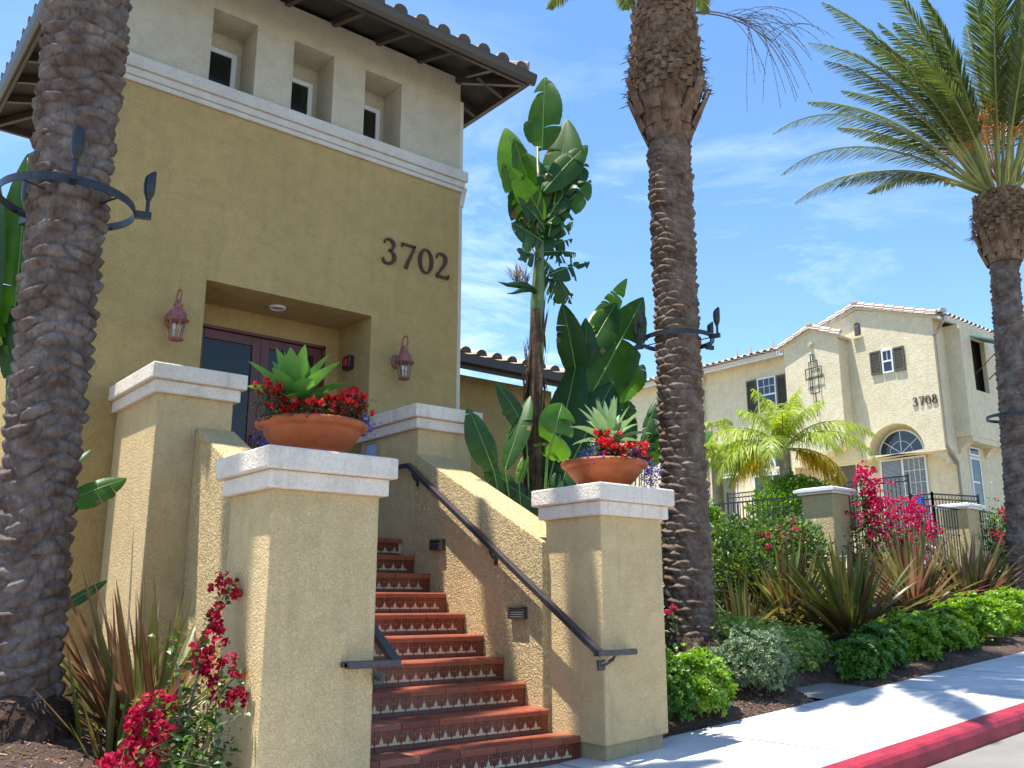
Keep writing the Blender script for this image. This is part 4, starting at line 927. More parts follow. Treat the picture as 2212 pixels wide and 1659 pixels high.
# ------------------------------------------------------------------ broad leaved plants (giant bird of paradise)
CAMDIR = Vector((-.61, -.75, 0.0))
def bleaf(parent, p0, p1, W, tears, mat, rnd, base=None, bend=.12, nrm=None, yaw=0.0, fold=.35, n=46, rib=True):
    """paddle leaf: midrib p0 -> p1, two pleated halves, torn into strips by the wind"""
    p0 = Vector(p0); p1 = Vector(p1); D = p1 - p0; L = D.length
    nrm = Vector(nrm) if nrm else (Matrix.Rotation(yaw, 3, 'Z') @ CAMDIR) + Vector((0, 0, .25))
    nrm = (nrm - D.normalized() * nrm.dot(D.normalized())).normalized(); side = D.cross(nrm).normalized()
    sag = -nrm * 0 + Vector((side.x * rnd.uniform(-.3, .3), side.y * .3, 0)) * bend * L
    mid = []; 
    for i in range(n + 1):
        t = i / n; mid.append(p0.lerp(p1, t) + sag * 4 * t * (1 - t) + nrm * (bend * L * (t * t * -1.0 + t) * 1.2))
    b = MB()
    prof = lambda t: (math.sin(math.pi * min(1, (t * .965 + .03)) ** .86)) ** .78
    for sg in (-1, 1):
        i = 0
        while i < n:
            if tears > 0:
                g = max(1, int(rnd.expovariate(1 / (2 + 26 * (1 - tears) ** 2)))) if rnd.random() < .85 else int(n * .3)
            else: g = n
            j_ = min(n, i + max(2, g)); tw = rnd.gauss(0, .55) * tears; dn = rnd.uniform(0, .9) * tears; ln = 1 - rnd.random() * .35 * tears
            vs = []
            for k_ in range(i, j_ + 1):
                t = k_ / n; w_ = W / 2 * prof(t) * ln * (1 + .012 * math.sin(k_ * 1.9)); dm = (mid[min(k_ + 1, n)] - mid[max(k_ - 1, 0)]).normalized()
                u = (k_ - i) / max(1, j_ - i); tp = 1 - tears * .22 * (abs(u - .5) * 2) ** 3
                out = side * sg + dm * (.30 + .25 * t)
                out = (out + nrm * (fold * .55 + tw) + Vector((0, 0, -1)) * dn).normalized()
                pl = nrm * (.0011 if k_ % 2 else -.0011)
                c = mid[k_]
                for f_ in (0.0, .33, .68, 1.0):
                    dd = out * (w_ * f_ * tp) + Vector((0, 0, -1)) * (w_ * f_ * f_ * (.10 + .5 * dn)) - nrm * (w_ * f_ * f_ * .28)
                    vs.append(c + dd + pl * (1 if f_ else 0))
            m_ = j_ - i; fs = []
            for q in range(m_):
                for r_ in range(3): fs.append((q * 4 + r_, q * 4 + r_ + 1, (q + 1) * 4 + r_ + 1, (q + 1) * 4 + r_))
            b.add(vs, fs, 0); i = j_
            if tears > .12 and rnd.random() < .25:
                for q in range(m_ - 1 if m_ < 8 else 3): b.m[-1 - 3 * q] = 2
    rr = max(.006, W * .022)
    b.tube(mid[:-1], [rr * (1 - .8 * i / n) for i in range(n)], 6, 1)
    if base: 
        base = Vector(base); c1 = base.lerp(p0, .5) + Vector((0, 0, .02)); b.tube([base, base.lerp(p0, .33) , base.lerp(p0, .7), mid[0], mid[1]], [rr * 2.0, rr * 1.7, rr * 1.3, rr, rr], 7, 1)
    return b.build("leaf", [mat, M_rib, M_dryleaf], parent, smooth=True, fixn=False)
LM = {'n': M_bop, 'l': M_bop_l, 'L': M_bop_l, 'd': M_bop_d, 'y': M_bop_y}
def bop(label, pos, plane, leaves, seed, stem=None, group=None, fanc=None, yj=.25):
    rnd = random.Random(seed); r = thing("bird_of_paradise", label, "plant", pos, group)
    for q, (bx, bz, tx, tz, W, tears, kd) in enumerate(leaves):
        dy = rnd.uniform(-yj, yj)
        p0 = (bx, plane + dy * .4, bz); p1 = (tx, plane + dy, tz); tears = max(tears, .15 if q % 3 else .35); W *= 1.08
        base = fanc(bx, bz) if fanc else None
        bleaf(r, p0, p1, W, tears, LM[kd], rnd, base, bend=.10 if kd != 'L' else .3, yaw=rnd.uniform(-.5, .5))
    return r
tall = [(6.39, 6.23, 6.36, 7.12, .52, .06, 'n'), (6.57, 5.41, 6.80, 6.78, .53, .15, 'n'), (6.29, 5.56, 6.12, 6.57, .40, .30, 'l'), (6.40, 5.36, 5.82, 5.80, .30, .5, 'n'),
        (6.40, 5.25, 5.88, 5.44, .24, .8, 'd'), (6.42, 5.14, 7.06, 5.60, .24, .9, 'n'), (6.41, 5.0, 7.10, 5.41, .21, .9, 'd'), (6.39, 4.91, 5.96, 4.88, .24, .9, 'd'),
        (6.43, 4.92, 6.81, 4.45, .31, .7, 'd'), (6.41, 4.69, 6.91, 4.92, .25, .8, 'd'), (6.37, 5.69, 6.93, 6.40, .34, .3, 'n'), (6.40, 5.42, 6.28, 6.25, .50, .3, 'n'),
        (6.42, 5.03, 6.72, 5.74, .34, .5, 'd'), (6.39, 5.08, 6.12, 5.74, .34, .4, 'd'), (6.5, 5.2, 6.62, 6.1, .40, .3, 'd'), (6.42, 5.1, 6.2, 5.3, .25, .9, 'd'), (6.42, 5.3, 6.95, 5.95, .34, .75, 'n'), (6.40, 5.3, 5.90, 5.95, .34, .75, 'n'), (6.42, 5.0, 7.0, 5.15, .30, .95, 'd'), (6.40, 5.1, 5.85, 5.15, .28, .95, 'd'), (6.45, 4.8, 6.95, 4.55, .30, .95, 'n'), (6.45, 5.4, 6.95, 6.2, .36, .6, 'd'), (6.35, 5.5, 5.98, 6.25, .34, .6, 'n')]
tb = bop("tall ragged bird of paradise on a bare stem, reaching up beside the roof corner", (6.27, 7.35, .35), 7.35, tall, 4, yj=.3)
b = MB(); rr_ = random.Random(8)
b.tube([(6.26, 7.35, .2), (6.27, 7.36, 1.6), (6.28, 7.35, 2.6), (6.32, 7.35, 3.6), (6.36, 7.35, 4.3)], [.115, .10, .095, .085, .07], 14)
for i in range(120):
    z = rr_.uniform(.4, 4.2); a = rr_.uniform(0, 6.28); o = Vector((math.cos(a), math.sin(a), 0)); p = Vector((6.27 + max(0, z - 2.4) * .05, 7.35, z)) + o * (.10 if z < 3.6 else .085)
    blade(b, p, o * .16 + Vector((0, 0, 1 if rr_.random() < .6 else -.8)), rr_.uniform(.15, .5), rr_.uniform(.015, .045), .05, .2, 4)
b.build("trunk", M_bark_d, tb, fixn=False)
b = MB(); b.tube([(6.34, 7.33, 3.2), (6.37, 7.33, 4.2), (6.39, 7.34, 4.9), (6.40, 7.35, 5.5), (6.38, 7.35, 6.3)], [.05, .06, .055, .035, .015], 10)
b.tube([(6.30, 7.36, 3.4), (6.34, 7.37, 4.4), (6.42, 7.38, 5.1), (6.5, 7.38, 5.5)], [.045, .05, .04, .02], 8); b.build("stalk", M_stemg, tb, smooth=True)
# the flower: dark beak with a brush of grey white sepals
b = MB(); b.tube([(6.30, 7.32, 4.5), (6.15, 7.30, 4.52), (6.0, 7.28, 4.50), (5.86, 7.26, 4.46), (5.72, 7.25, 4.46)], [.03, .045, .04, .022, .003], 8)
b.tube([(6.22, 7.3, 4.5), (6.05, 7.25, 4.44), (5.90, 7.2, 4.36), (5.80, 7.2, 4.33)], [.03, .03, .015, .003], 8); b.build("flower_bract", M_bop_d, tb, smooth=True)
b = MB()
for i in range(46):
    a = rr_.uniform(R(55), R(150)); blade(b, (6.18 - rr_.random() * .16, 7.30 + rr_.uniform(-.03, .03), 4.53), (math.cos(a), rr_.uniform(-.3, .3), math.sin(a)), rr_.uniform(.14, .30), .018, .25, .2, 4)
M_sepal = leafmat("grey white sepal", [(0.38, .36, .36), (.25, .22, .24), (.12, .10, .13), (.5, .47, .45)], .2, .6, .2); b.build("flower", M_sepal, tb, fixn=False)

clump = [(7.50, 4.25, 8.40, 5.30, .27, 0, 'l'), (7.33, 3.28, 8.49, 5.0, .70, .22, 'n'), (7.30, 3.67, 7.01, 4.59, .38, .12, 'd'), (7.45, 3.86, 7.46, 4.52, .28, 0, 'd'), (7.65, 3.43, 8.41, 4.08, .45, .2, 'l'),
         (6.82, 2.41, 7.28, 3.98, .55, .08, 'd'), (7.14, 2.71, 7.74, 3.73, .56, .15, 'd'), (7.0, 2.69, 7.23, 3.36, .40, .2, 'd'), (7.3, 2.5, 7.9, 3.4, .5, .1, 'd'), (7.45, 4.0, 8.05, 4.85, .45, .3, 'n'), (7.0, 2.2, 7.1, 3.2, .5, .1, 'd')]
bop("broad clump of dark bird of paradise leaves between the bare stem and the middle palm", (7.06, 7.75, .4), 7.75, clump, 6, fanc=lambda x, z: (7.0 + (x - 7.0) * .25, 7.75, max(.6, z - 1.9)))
low = [(5.98, 2.57, 6.16, 3.15, .52, .45, 'L'), (5.47, 2.41, 5.82, 3.20, .25, .05, 'n'), (5.76, 2.80, 5.42, 3.30, .23, 0, 'd'), (5.35, 2.37, 5.07, 3.0, .30, 0, 'd'), (5.68, 2.20, 5.25, 2.43, .27, .2, 'n'),
       (5.65, 2.29, 5.76, 2.57, .10, 0, 'l'), (5.59, 2.28, 5.66, 2.54, .07, 0, 'l'), (5.77, 2.09, 5.68, 2.19, .16, .5, 'L'), (6.13, 2.14, 6.33, 2.60, .28, .3, 'd'), (5.89, 2.08, 5.48, 2.27, .27, .1, 'd'), (5.85, 1.6, 5.75, 2.2, .3, .1, 'd'), (6.0, 1.7, 6.15, 2.35, .3, .2, 'd')]
low = [(a + .13, z, c + .13, e, W, t_, k_) for a, z, c, e, W, t_, k_ in low]
bop("young bird of paradise with a torn lime green leaf, right behind the stair wall", (6.0, 6.9, .3), 6.95, low, 8, fanc=lambda x, z: (5.95 + (x - 5.95) * .3, 6.95, max(.5, z - 1.5)), yj=.12)
fan = [(9.94, 3.43, 9.63, 4.27, .28, .6, 'd'), (9.99, 3.43, 10.0, 4.43, .25, .8, 'd'), (10.04, 3.44, 10.44, 4.28, .25, .8, 'd'), (10.09, 3.41, 10.53, 3.92, .24, .7, 'd'), (9.89, 3.39, 9.37, 3.85, .23, .5, 'd'), (10.0, 3.3, 10.6, 3.6, .3, .5, 'd'), (10.0, 3.2, 9.5, 3.3, .3, .3, 'n'), (10.23, 3.11, 10.25, 3.67, .35, .1, 'l'), (11.1, 3.55, 12.03, 3.9, .29, 0, 'l')]
bop("dark shredded fan of leaves behind the right bowl, left of the middle palm", (10.0, 9.3, .5), 9.3, fan, 10, fanc=lambda x, z: (10.0 + (x - 10) * .3, 9.3, max(.8, z - 1.9)))
left = [(1.35, 2.95, 1.28, 4.77, .42, .15, 'n'), (1.17, 3.03, 1.06, 4.57, .29, .2, 'd'), (1.34, 2.91, 1.14, 3.56, .22, .3, 'l'), (1.80, 1.89, 2.33, 2.15, .23, .3, 'n'), (1.83, 2.19, 2.04, 2.37, .11, 0, 'd'), (1.85, 1.05, 2.23, 1.31, .10, 0, 'd'), (1.87, 1.14, 1.94, 1.41, .05, 0, 'd'), (1.74, 1.74, 1.90, 2.01, .15, 0, 'd'), (1.5, 2.6, 1.35, 3.9, .40, .1, 'd')]
lb = bop("bird of paradise with a scorched low leaf, half hidden behind the left palm", (1.75, 7.95, .35), 7.95, left, 12, fanc=lambda x, z: (1.62 + (x - 1.62) * .3, 7.95, max(.4, z - 1.9)), yj=.1)

# ------------------------------------------------------------------ terracotta bowls and what grows in them
def bowl(label, cx, cy, z, s=1.0):
    r = thing("planter_bowl", label, "planter", (cx, cy, z), "terracotta bowls on the front piers")
    b = MB(); b.lathe([(.20, 0), (.215, .008), (.215, .028), (.205, .032), (.22, .05), (.26, .09), (.30, .14), (.315, .172), (.315, .178), (.345, .186), (.362, .20), (.365, .222), (.352, .236), (.33, .236), (.322, .225), (.315, .20)], (cx, cy, z), 56)
    b.build("bowl", M_terra, r, smooth=True)
    b = MB(); b.lathe([(.05, .19), (.318, .205)], (cx, cy, z), 30); b.build("soil", M_mulch, r, smooth=True)
bowl("terracotta bowl on the left front pier, under the wide green agave", 2.71, 5.39, 2.04)
bowl("terracotta bowl on the right front pier, trailing violet flowers", 5.40, 5.40, 2.04)
def agave(label, cx, cy, z, n, L, W, mat, seed, stem=.12, tilt0=8, tilt1=88):
    rnd = random.Random(seed); r = thing("agave", label, "plant", (cx, cy, z))
    top = z + stem
    b = MB(); b.tube([(cx, cy, z - .05), (cx, cy, top)], [.045, .05], 12); b.build("stem", M_dryleaf, r)
    prof = lambda t: (.62 + 1.35 * t - 1.0 * t * t) * (1 - max(0, t - .45) / .55) ** .75 + .01 if t > .45 else (.62 + 1.35 * t - 1.0 * t * t)
    for i in range(n):
        t = i / (n - 1); az = i * 2.39996 + rnd.uniform(-.15, .15); el = R(tilt1 - (tilt1 - tilt0) * t ** .8)
        l_ = L * (.72 + .3 * math.sin(math.pi * min(1, .25 + t * .75))) * rnd.uniform(.9, 1.08)
        d = Vector((math.cos(el) * math.cos(az), math.cos(el) * math.sin(az), math.sin(el)))
        b = MB(); blade(b, (cx + .03 * math.cos(az), cy + .03 * math.sin(az), top - .03 * t), d, l_, W * rnd.uniform(.9, 1.1), (.05 + .35 * t) if stem < .2 else .12 + .75 * t, .55, 12, wprof=prof)
        o = b.build("leaf", mat, r, smooth=True, fixn=False)
agave("wide rosette of fresh green agave in the left bowl", 2.56, 5.36, 2.29, 22, .37, .14, M_agave, 3, .10)
agave("spiky blue green agave in the right bowl, above the red flowers", 5.50, 5.44, 2.27, 26, .40, .085, M_agave2, 5, .20)
def petals(b, c, r, n, rnd, s, m=0):
    for i in range(n):
        d = Vector((rnd.gauss(0, 1), rnd.gauss(0, 1), rnd.gauss(0, 1))).normalized(); p = Vector(c) + d * r * rnd.uniform(.5, 1)
        a = d.orthogonal().normalized(); a = (Matrix.Rotation(rnd.uniform(0, 6.28), 3, d) @ a) + d * rnd.uniform(-.6, .6); e = d.cross(a).normalized() * s * .5; a = a.normalized() * s
        b.add([p - a * .5, p - e * .9 + a * .1, p + a * .5 + d * s * .2, p + e * .9 + a * .1], [(0, 1, 2, 3)], m)
def leaves(b, n, rnd, pf, L, W, m=0, up=.4, fold=.25):
    """pf() gives (position, outward direction)"""
    for i in range(n):
        p, d = pf(); d = Vector(d) + Vector((rnd.gauss(0, .45), rnd.gauss(0, .45), rnd.gauss(0, .35) + up)); d.normalize()
        s_ = d.cross(Vector((rnd.gauss(0, .5), rnd.gauss(0, .5), 1))).normalized(); u = s_.cross(d)
        l_ = L * rnd.uniform(.6, 1.2); w_ = W * rnd.uniform(.7, 1.2) / 2; p = Vector(p)
        q = p + d * l_ * .5; t_ = p + d * l_ - u * l_ * .12
        b.add([p, q + s_ * w_ + u * fold * w_, t_, q - s_ * w_ + u * fold * w_, q - u * .0], [(0, 1, 4), (1, 2, 4), (2, 3, 4), (3, 0, 4)], m)
def begonia(label, pts, z, seed, spread, name="begonia", bolus=70):
    rnd = random.Random(seed); c = pts[0]; r = thing(name, label, "flowers", (c[0], c[1], z), "scarlet begonias in the bowls")
    f = MB(); l = MB()
    for cx, cy, cz, n in pts:
        for i in range(n):
            p = (cx + rnd.gauss(0, spread), cy + rnd.gauss(0, spread), cz + rnd.uniform(-.055, .055)); petals(f, p, .022, 15, rnd, .026)
            l.tube([(cx + (p[0] - cx) * .5, cy + (p[1] - cy) * .5, z), p], .0022, 4, cap=False)
        leaves(l, n * 9, rnd, lambda: ((cx + rnd.gauss(0, spread * 1.1), cy + rnd.gauss(0, spread * 1.1), rnd.uniform(z, cz + .03)), (rnd.gauss(0, 1), rnd.gauss(0, 1), .2)), .035, .028, 0)
    f.build("blossoms", M_begred, r, fixn=False); l.build("foliage", M_begleaf, r, fixn=False)
begonia("scarlet begonias along the left and right rim of the left bowl", [(2.42, 5.28, 2.40, 13), (2.36, 5.34, 2.44, 9), (2.42, 5.22, 2.32, 9), (2.74, 5.14, 2.37, 18), (2.84, 5.20, 2.41, 14), (2.92, 5.26, 2.45, 16), (2.97, 5.30, 2.43, 12), (2.90, 5.22, 2.36, 10), (2.62, 5.14, 2.31, 9), (2.52, 5.16, 2.33, 9)], 2.24, 5, .042)
begonia("mass of scarlet begonias below the spiky agave in the right bowl", [(5.27, 5.24, 2.44, 15), (5.22, 5.20, 2.36, 14), (5.30, 5.16, 2.36, 12), (5.30, 5.14, 2.30, 12), (5.38, 5.14, 2.34, 10), (5.48, 5.14, 2.36, 12), (5.62, 5.18, 2.38, 14), (5.63, 5.2, 2.31, 10), (5.29, 5.32, 2.48, 8)], 2.24, 7, .042)
def lobelia(label, pts, seed, sp):
    rnd = random.Random(seed); r = thing("lobelia", label, "flowers", pts[0][:3], "violet lobelia in the bowls")
    f = MB(); l = MB()
    for cx, cy, cz, n in pts:
        for i in range(n):
            p = (cx + rnd.gauss(0, sp), cy + rnd.gauss(0, sp), cz + rnd.gauss(0, sp)); petals(f, p, .008, 4, rnd, .013)
        leaves(l, n * 2, rnd, lambda: ((cx + rnd.gauss(0, sp), cy + rnd.gauss(0, sp), cz + rnd.gauss(0, sp)), (rnd.gauss(0, 1), rnd.gauss(0, 1), 0)), .022, .005, 0)
    f.build("blossoms", M_lob, r, fixn=False); l.build("foliage", M_lobleaf, r, fixn=False)
lobelia("violet lobelia spilling over the right rim of the left bowl and behind its left side", [(3.04, 5.30, 2.29, 70), (3.0, 5.22, 2.27, 40), (2.36, 5.42, 2.22, 14), (2.37, 5.42, 2.14, 10)], 3, .032)
lobelia("pale violet lobelia hanging in a cloud off the right rim of the right bowl", [(5.74, 5.26, 2.27, 90), (5.80, 5.24, 2.20, 110), (5.83, 5.26, 2.12, 60), (5.13, 5.24, 2.29, 45), (5.10, 5.3, 2.27, 25), (5.42, 5.10, 2.28, 40)], 4, .042)

# ------------------------------------------------------------------ shrubs
def rosette(b, p, d, rnd, L, W, n=7, m=0):
    p = Vector(p); d = Vector(d).normalized(); a0 = d.orthogonal().normalized(); ph = rnd.uniform(0, 6.28)
    for i in range(n):
        a = Matrix.Rotation(ph + 6.283 * i / n + rnd.uniform(-.3, .3), 3, d) @ a0; op = rnd.uniform(.5, 1.1); dd = (a * op + d * rnd.uniform(.5, 1.0)).normalized(); s_ = dd.cross(d).normalized()
        if s_.length < .1: continue
        l_ = L * rnd.uniform(.7, 1.15); w_ = W * rnd.uniform(.8, 1.15) / 2; u = s_.cross(dd)
        q = p + dd * l_ * .58; t_ = p + dd * l_ - d * l_ * .14
        b.add([p, q + s_ * w_ + d * w_ * .2, t_, q - s_ * w_ + d * w_ * .2, q], [(0, 1, 4), (1, 2, 4), (2, 3, 4), (3, 0, 4)], m)
def shrub(label, blobs, mat, seed, n, L=.05, W=.02, style='ros', cat="shrub", name="shrub", group=None, base=None, extra=None, twigs=True, inner=True):
    """blobs: (cx, cy, cz, rx, ry, rz)"""
    rnd = random.Random(seed); c = blobs[0]; r = thing(name, label, cat, base or (c[0], c[1], c[2] - c[5]), group)
    b = MB(); tw = MB(); area = [q[3] * q[5] + q[3] * q[4] + q[4] * q[5] for q in blobs]; tot = sum(area)
    ph = [rnd.uniform(0, 6.28) for _ in range(6)]
    for (cx, cy, cz, rx, ry, rz), ar in zip(blobs, area):
        k_ = int(n * ar / tot)
        def pt(inn=False):
            d = Vector((rnd.gauss(0, 1), rnd.gauss(0, 1), rnd.gauss(0, 1))).normalized()
            lump = 1 + .13 * math.sin(d.x * 5 + ph[0] + cx * 3) * math.sin(d.y * 6 + ph[1]) + .10 * math.sin(d.z * 9 + d.x * 7 + ph[2]) + .06 * math.sin(d.x * 17 + d.y * 13 + ph[3])
            k2 = lump * (rnd.uniform(.35, .9) if inn else 1 - abs(rnd.gauss(0, .08)) + (rnd.uniform(.05, .24) if rnd.random() < .09 else 0))
            nn = Vector((d.x / rx, d.y / ry, d.z / rz)).normalized()
            return Vector((cx + d.x * rx * k2, cy + d.y * ry * k2, cz + d.z * rz * k2)), nn
        for i in range(k_):
            p, nn = pt()
            if nn.z < -.75: continue
            if style == 'ros': rosette(b, p, nn + Vector((0, 0, .55)) + Vector((rnd.gauss(0, .25),) * 3), rnd, L, W)
            else:
                leaves(b, 3, rnd, lambda: (p + Vector((rnd.gauss(0, L * .4), rnd.gauss(0, L * .4), rnd.gauss(0, L * .4))), nn), L, W)
        if inner: leaves(b, int(k_ * 1.3), rnd, lambda: pt(True), L, W * 1.3)
        if twigs:
            for i in range(14):
                p, nn = pt(); tw.tube([(cx + rnd.uniform(-.03, .03), cy, cz - rz * .9), (cx + (p.x - cx) * .5, cy + (p.y - cy) * .5, cz + (p.z - cz) * .3), p], [.008, .005, .002], 4, cap=False)
    if extra: extra(b, rnd)
    b.build("foliage", mat, r, fixn=False)
    if twigs: tw.build("twigs", M_twig, r, fixn=False)
    return r
def gz(x, y): return bedR(x, y)
shrub("lime green glossy shrub in the mulch, second from the right front pier", [(6.72, 5.62, gz(6.72, 5.62) + .25, .33, .27, .25)], M_pit, 1, 700, .072, .026)
shrub("dark green shrub tight against the right front pier", [(6.24, 5.62, gz(6.2, 5.6) + .22, .27, .27, .24), (6.30, 5.85, gz(6.3, 5.85) + .38, .24, .24, .20)], M_pit_d, 2, 700, .066, .028)
shrub("grey green round shrub nearest the concrete pad", [(7.86, 5.80, gz(7.86, 5.8) + .28, .40, .33, .30)], M_grey, 3, 1500, .046, .015)
shrub("small grey green shrub leaning on a larger one", [(7.38, 5.98, gz(7.4, 6.0) + .18, .27, .26, .22)], M_grey, 4, 800, .045, .015)
shrub("long variegated yellow green hedge mound between the middle palm and the flax", [(8.65, 6.85, gz(8.65, 6.85) + .20, .36, .34, .27), (9.15, 6.75, gz(9.15, 6.7) + .20, .40, .36, .26), (9.7, 6.55, gz(9.7, 6.5) + .17, .38, .36, .23), (9.2, 6.3, gz(9.2, 6.3) + .12, .40, .30, .20)], M_var, 5, 2600, .045, .019, base=(9.7, 7.1, .4))
hl = [("rounded green shrub at the near end of the row along the sidewalk", 9.50, 5.66, .27, .25, M_pit_d), ("dark green shrub second in the row along the sidewalk", 10.12, 5.78, .30, .27, M_pit_d), ("bright green shrub third in the sidewalk row, taller than the first two", 10.98, 5.90, .38, .33, M_pit), ("bright green shrub fourth in the sidewalk row", 11.98, 5.98, .42, .31, M_pit), ("yellow green shrub in the sidewalk row under the bronze flax", 13.1, 6.05, .50, .36, M_pit), ("far green shrub at the right edge of the sidewalk row", 14.4, 6.1, .60, .38, M_pit)]
for i, (lb_, x, y, r0, h0, mt) in enumerate(hl):
    h0 *= .82; shrub(lb_, [(x, y, gz(x, y) + h0 * .85, r0, r0 * .85, h0)], mt, 20 + i, 900, .075, .030, group="shrubs in a row along the sidewalk")
# tall vine hedge on the first fence, shrubs behind the fence
def pinks(blobs, n, mat, seed, parent, s=.05, name="blossoms", per=9, r0=.05):
    rnd = random.Random(seed); f = MB()
    for i in range(n):
        cx, cy, cz, rx, ry, rz = rnd.choice(blobs)
        d = Vector((rnd.gauss(0, 1), rnd.gauss(0, 1), rnd.gauss(0, 1))).normalized(); k_ = rnd.uniform(.6, 1.05)
        petals(f, (cx + d.x * rx * k_, cy + d.y * ry * k_, cz + d.z * rz * k_), r0 * rnd.uniform(.4, 1.1), rnd.randint(3, per), rnd, s)
    return f.build(name, mat, parent, fixn=False)
hb = [(13.0, 9.9, 2.0, .7, .5, .42), (12.1, 9.2, 1.5, .6, .5, .6), (13.7, 10.2, 2.2, .7, .4, .38), (13.2, 9.6, 1.75, .75, .5, .65), (14.2, 9.7, 2.0, .8, .5, .58), (15.0, 10.0, 2.1, .65, .4, .50), (12.6, 9.3, 1.3, .6, .5, .6), (13.6, 9.4, 1.2, .8, .4, .5)]
vh = shrub("tall leafy vine hedge with a few pink flowers left of the first fence pier", hb, M_boug, 31, 5200, .085, .055, style='leaf', name="vine_hedge", cat="hedge", base=(13.9, 9.7, .7))
pinks([(14.9, 9.75, 2.35, .35, .1, .12), (13.6, 9.2, 2.3, .5, .1, .2), (12.9, 9.1, 1.9, .3, .1, .5)], 26, M_pink, 4, vh, .05)
shrub("bright green shrub behind the fence, right beside the middle palm", [(14.1, 11.9, 2.75, .62, .6, .45), (14.4, 12.0, 2.0, .9, .6, .6)], M_ficus, 32, 2400, .10, .055, style='leaf', base=(14.5, 12, .8))
shrub("wide bright green shrub behind the first fence pier", [(18.9, 12.6, 3.62, .80, .6, .40), (18.0, 12.5, 3.2, .65, .6, .38), (20.0, 12.8, 3.60, .8, .6, .36), (17.5, 12.5, 2.0, 1.2, .7, .7), (19.3, 12.7, 2.6, 1.2, .6, .7)], M_ficus, 33, 4200, .10, .055, style='leaf', base=(18.5, 12.8, .9))

def flax(label, cx, cy, z, n, L, W, mat, seed, spread=60, lean=None, group="New Zealand flax clumps".replace("New Zealand ", "")):
    rnd = random.Random(seed); r = thing("flax_plant", label, "plant", (cx, cy, z), group); b = MB()
    for i in range(n):
        az = rnd.uniform(0, 6.283); t = rnd.random() ** 1.1; el = R(87 - spread * t) ; a0 = rnd.uniform(0, .22)
        d = Vector((math.cos(el) * math.cos(az), math.cos(el) * math.sin(az), math.sin(el)))
        if lean: d = (d + Vector(lean) * rnd.random()).normalized()
        l_ = L * rnd.uniform(.55, 1.08); nrm = None
        tw = rnd.uniform(-.9, .9)
        blade(b, (cx + a0 * math.cos(az), cy + a0 * math.sin(az), z), d, l_, W * rnd.uniform(.7, 1.15), rnd.uniform(.02, .45) * (.4 + t) if rnd.random() > .06 else 1.6, .30, 8, twist=tw,
              wprof=lambda t_: min(1, .55 + 1.1 * t_) * (1 - max(0, t_ - .55) / .45) ** .8 + .01)
    b.build("leaves", mat, r, fixn=False); return r
flax("green and bronze flax clump in front of the vine hedge", 12.1, 8.3, gz(12.1, 8.3), 180, 1.42, .075, M_phor, 1, 76)
flax("striped green flax clump fanning out beside the first fence pier", 11.75, 7.1, gz(11.7, 7.1), 200, 1.38, .075, M_phor, 2, 82)
flax("reddish bronze flax clump in front of the second fence pier", 15.4, 8.1, gz(15.4, 8.1), 190, 1.5, .08, M_phor_r, 3, 68)
flax("bronze flax clump leaning over the sidewalk row by the right palm", 16.5, 7.6, gz(16.5, 7.6), 150, 1.35, .08, M_phor_r, 4, 62, lean=(.25, -.3, 0))
flax("low flax clump tucked against the vine hedge near the middle palm", 10.6, 8.0, gz(10.6, 8.0), 60, 1.0, .055, M_phor, 6, 75)
flax("dark flax clump in the shade behind the pink bougainvillea at the left", 2.20, 6.75, .18, 150, 1.22, .055, M_phor_r, 5, 66, lean=(-.42, .0, 0))
flax("thin green flax clump beside the foot of the left palm", 1.85, 6.1, .12, 34, .75, .035, M_phor, 8, 80)

def vine(label, base, stems, flowers, mat, seed, leafn=14, name="bougainvillea", leafmat_=None, ls=.045, fs=.032, npt=7, fr=.03, group=None, bulk=()):
    """stems: lists of points; flowers: (x, y, z, count, spread)"""
    rnd = random.Random(seed); r = thing(name, label, "flowering vine", base, group); s_ = MB(); l = MB(); f = MB()
    for pts in stems:
        k_ = len(pts); s_.tube(pts, [.011 * (1 - .75 * i / (k_ - 1)) for i in range(k_)], 5, cap=False)
        for i in range(k_ - 1):
            a = Vector(pts[i]); c = Vector(pts[i + 1]); m_ = int(leafn * (c - a).length / .3) + 1
            leaves(l, m_, rnd, lambda: (a.lerp(c, rnd.random()) + Vector((rnd.gauss(0, .03), rnd.gauss(0, .03), rnd.gauss(0, .03))), (rnd.gauss(0, 1), rnd.gauss(0, 1), .2)), ls, ls * .72)
    for cx, cy, cz, rx, ry, rz, n in bulk:
        leaves(l, n, rnd, lambda: ((cx + rnd.gauss(0, rx), cy + rnd.gauss(0, ry), cz + rnd.gauss(0, rz)), (rnd.gauss(0, 1), rnd.gauss(0, 1), .2)), ls, ls * .72)
    for x, y, z, n, sp in flowers:
        for i in range(n):
            p = (x + rnd.gauss(0, sp), y + rnd.gauss(0, sp * .8), z + rnd.gauss(0, sp))
            petals(f, p, fr, npt, rnd, fs)
    s_.build("stems", M_twig, r, fixn=False); l.build("foliage", leafmat_ or M_boug, r, fixn=False); f.build("blossoms", mat, r, fixn=False)
    return r
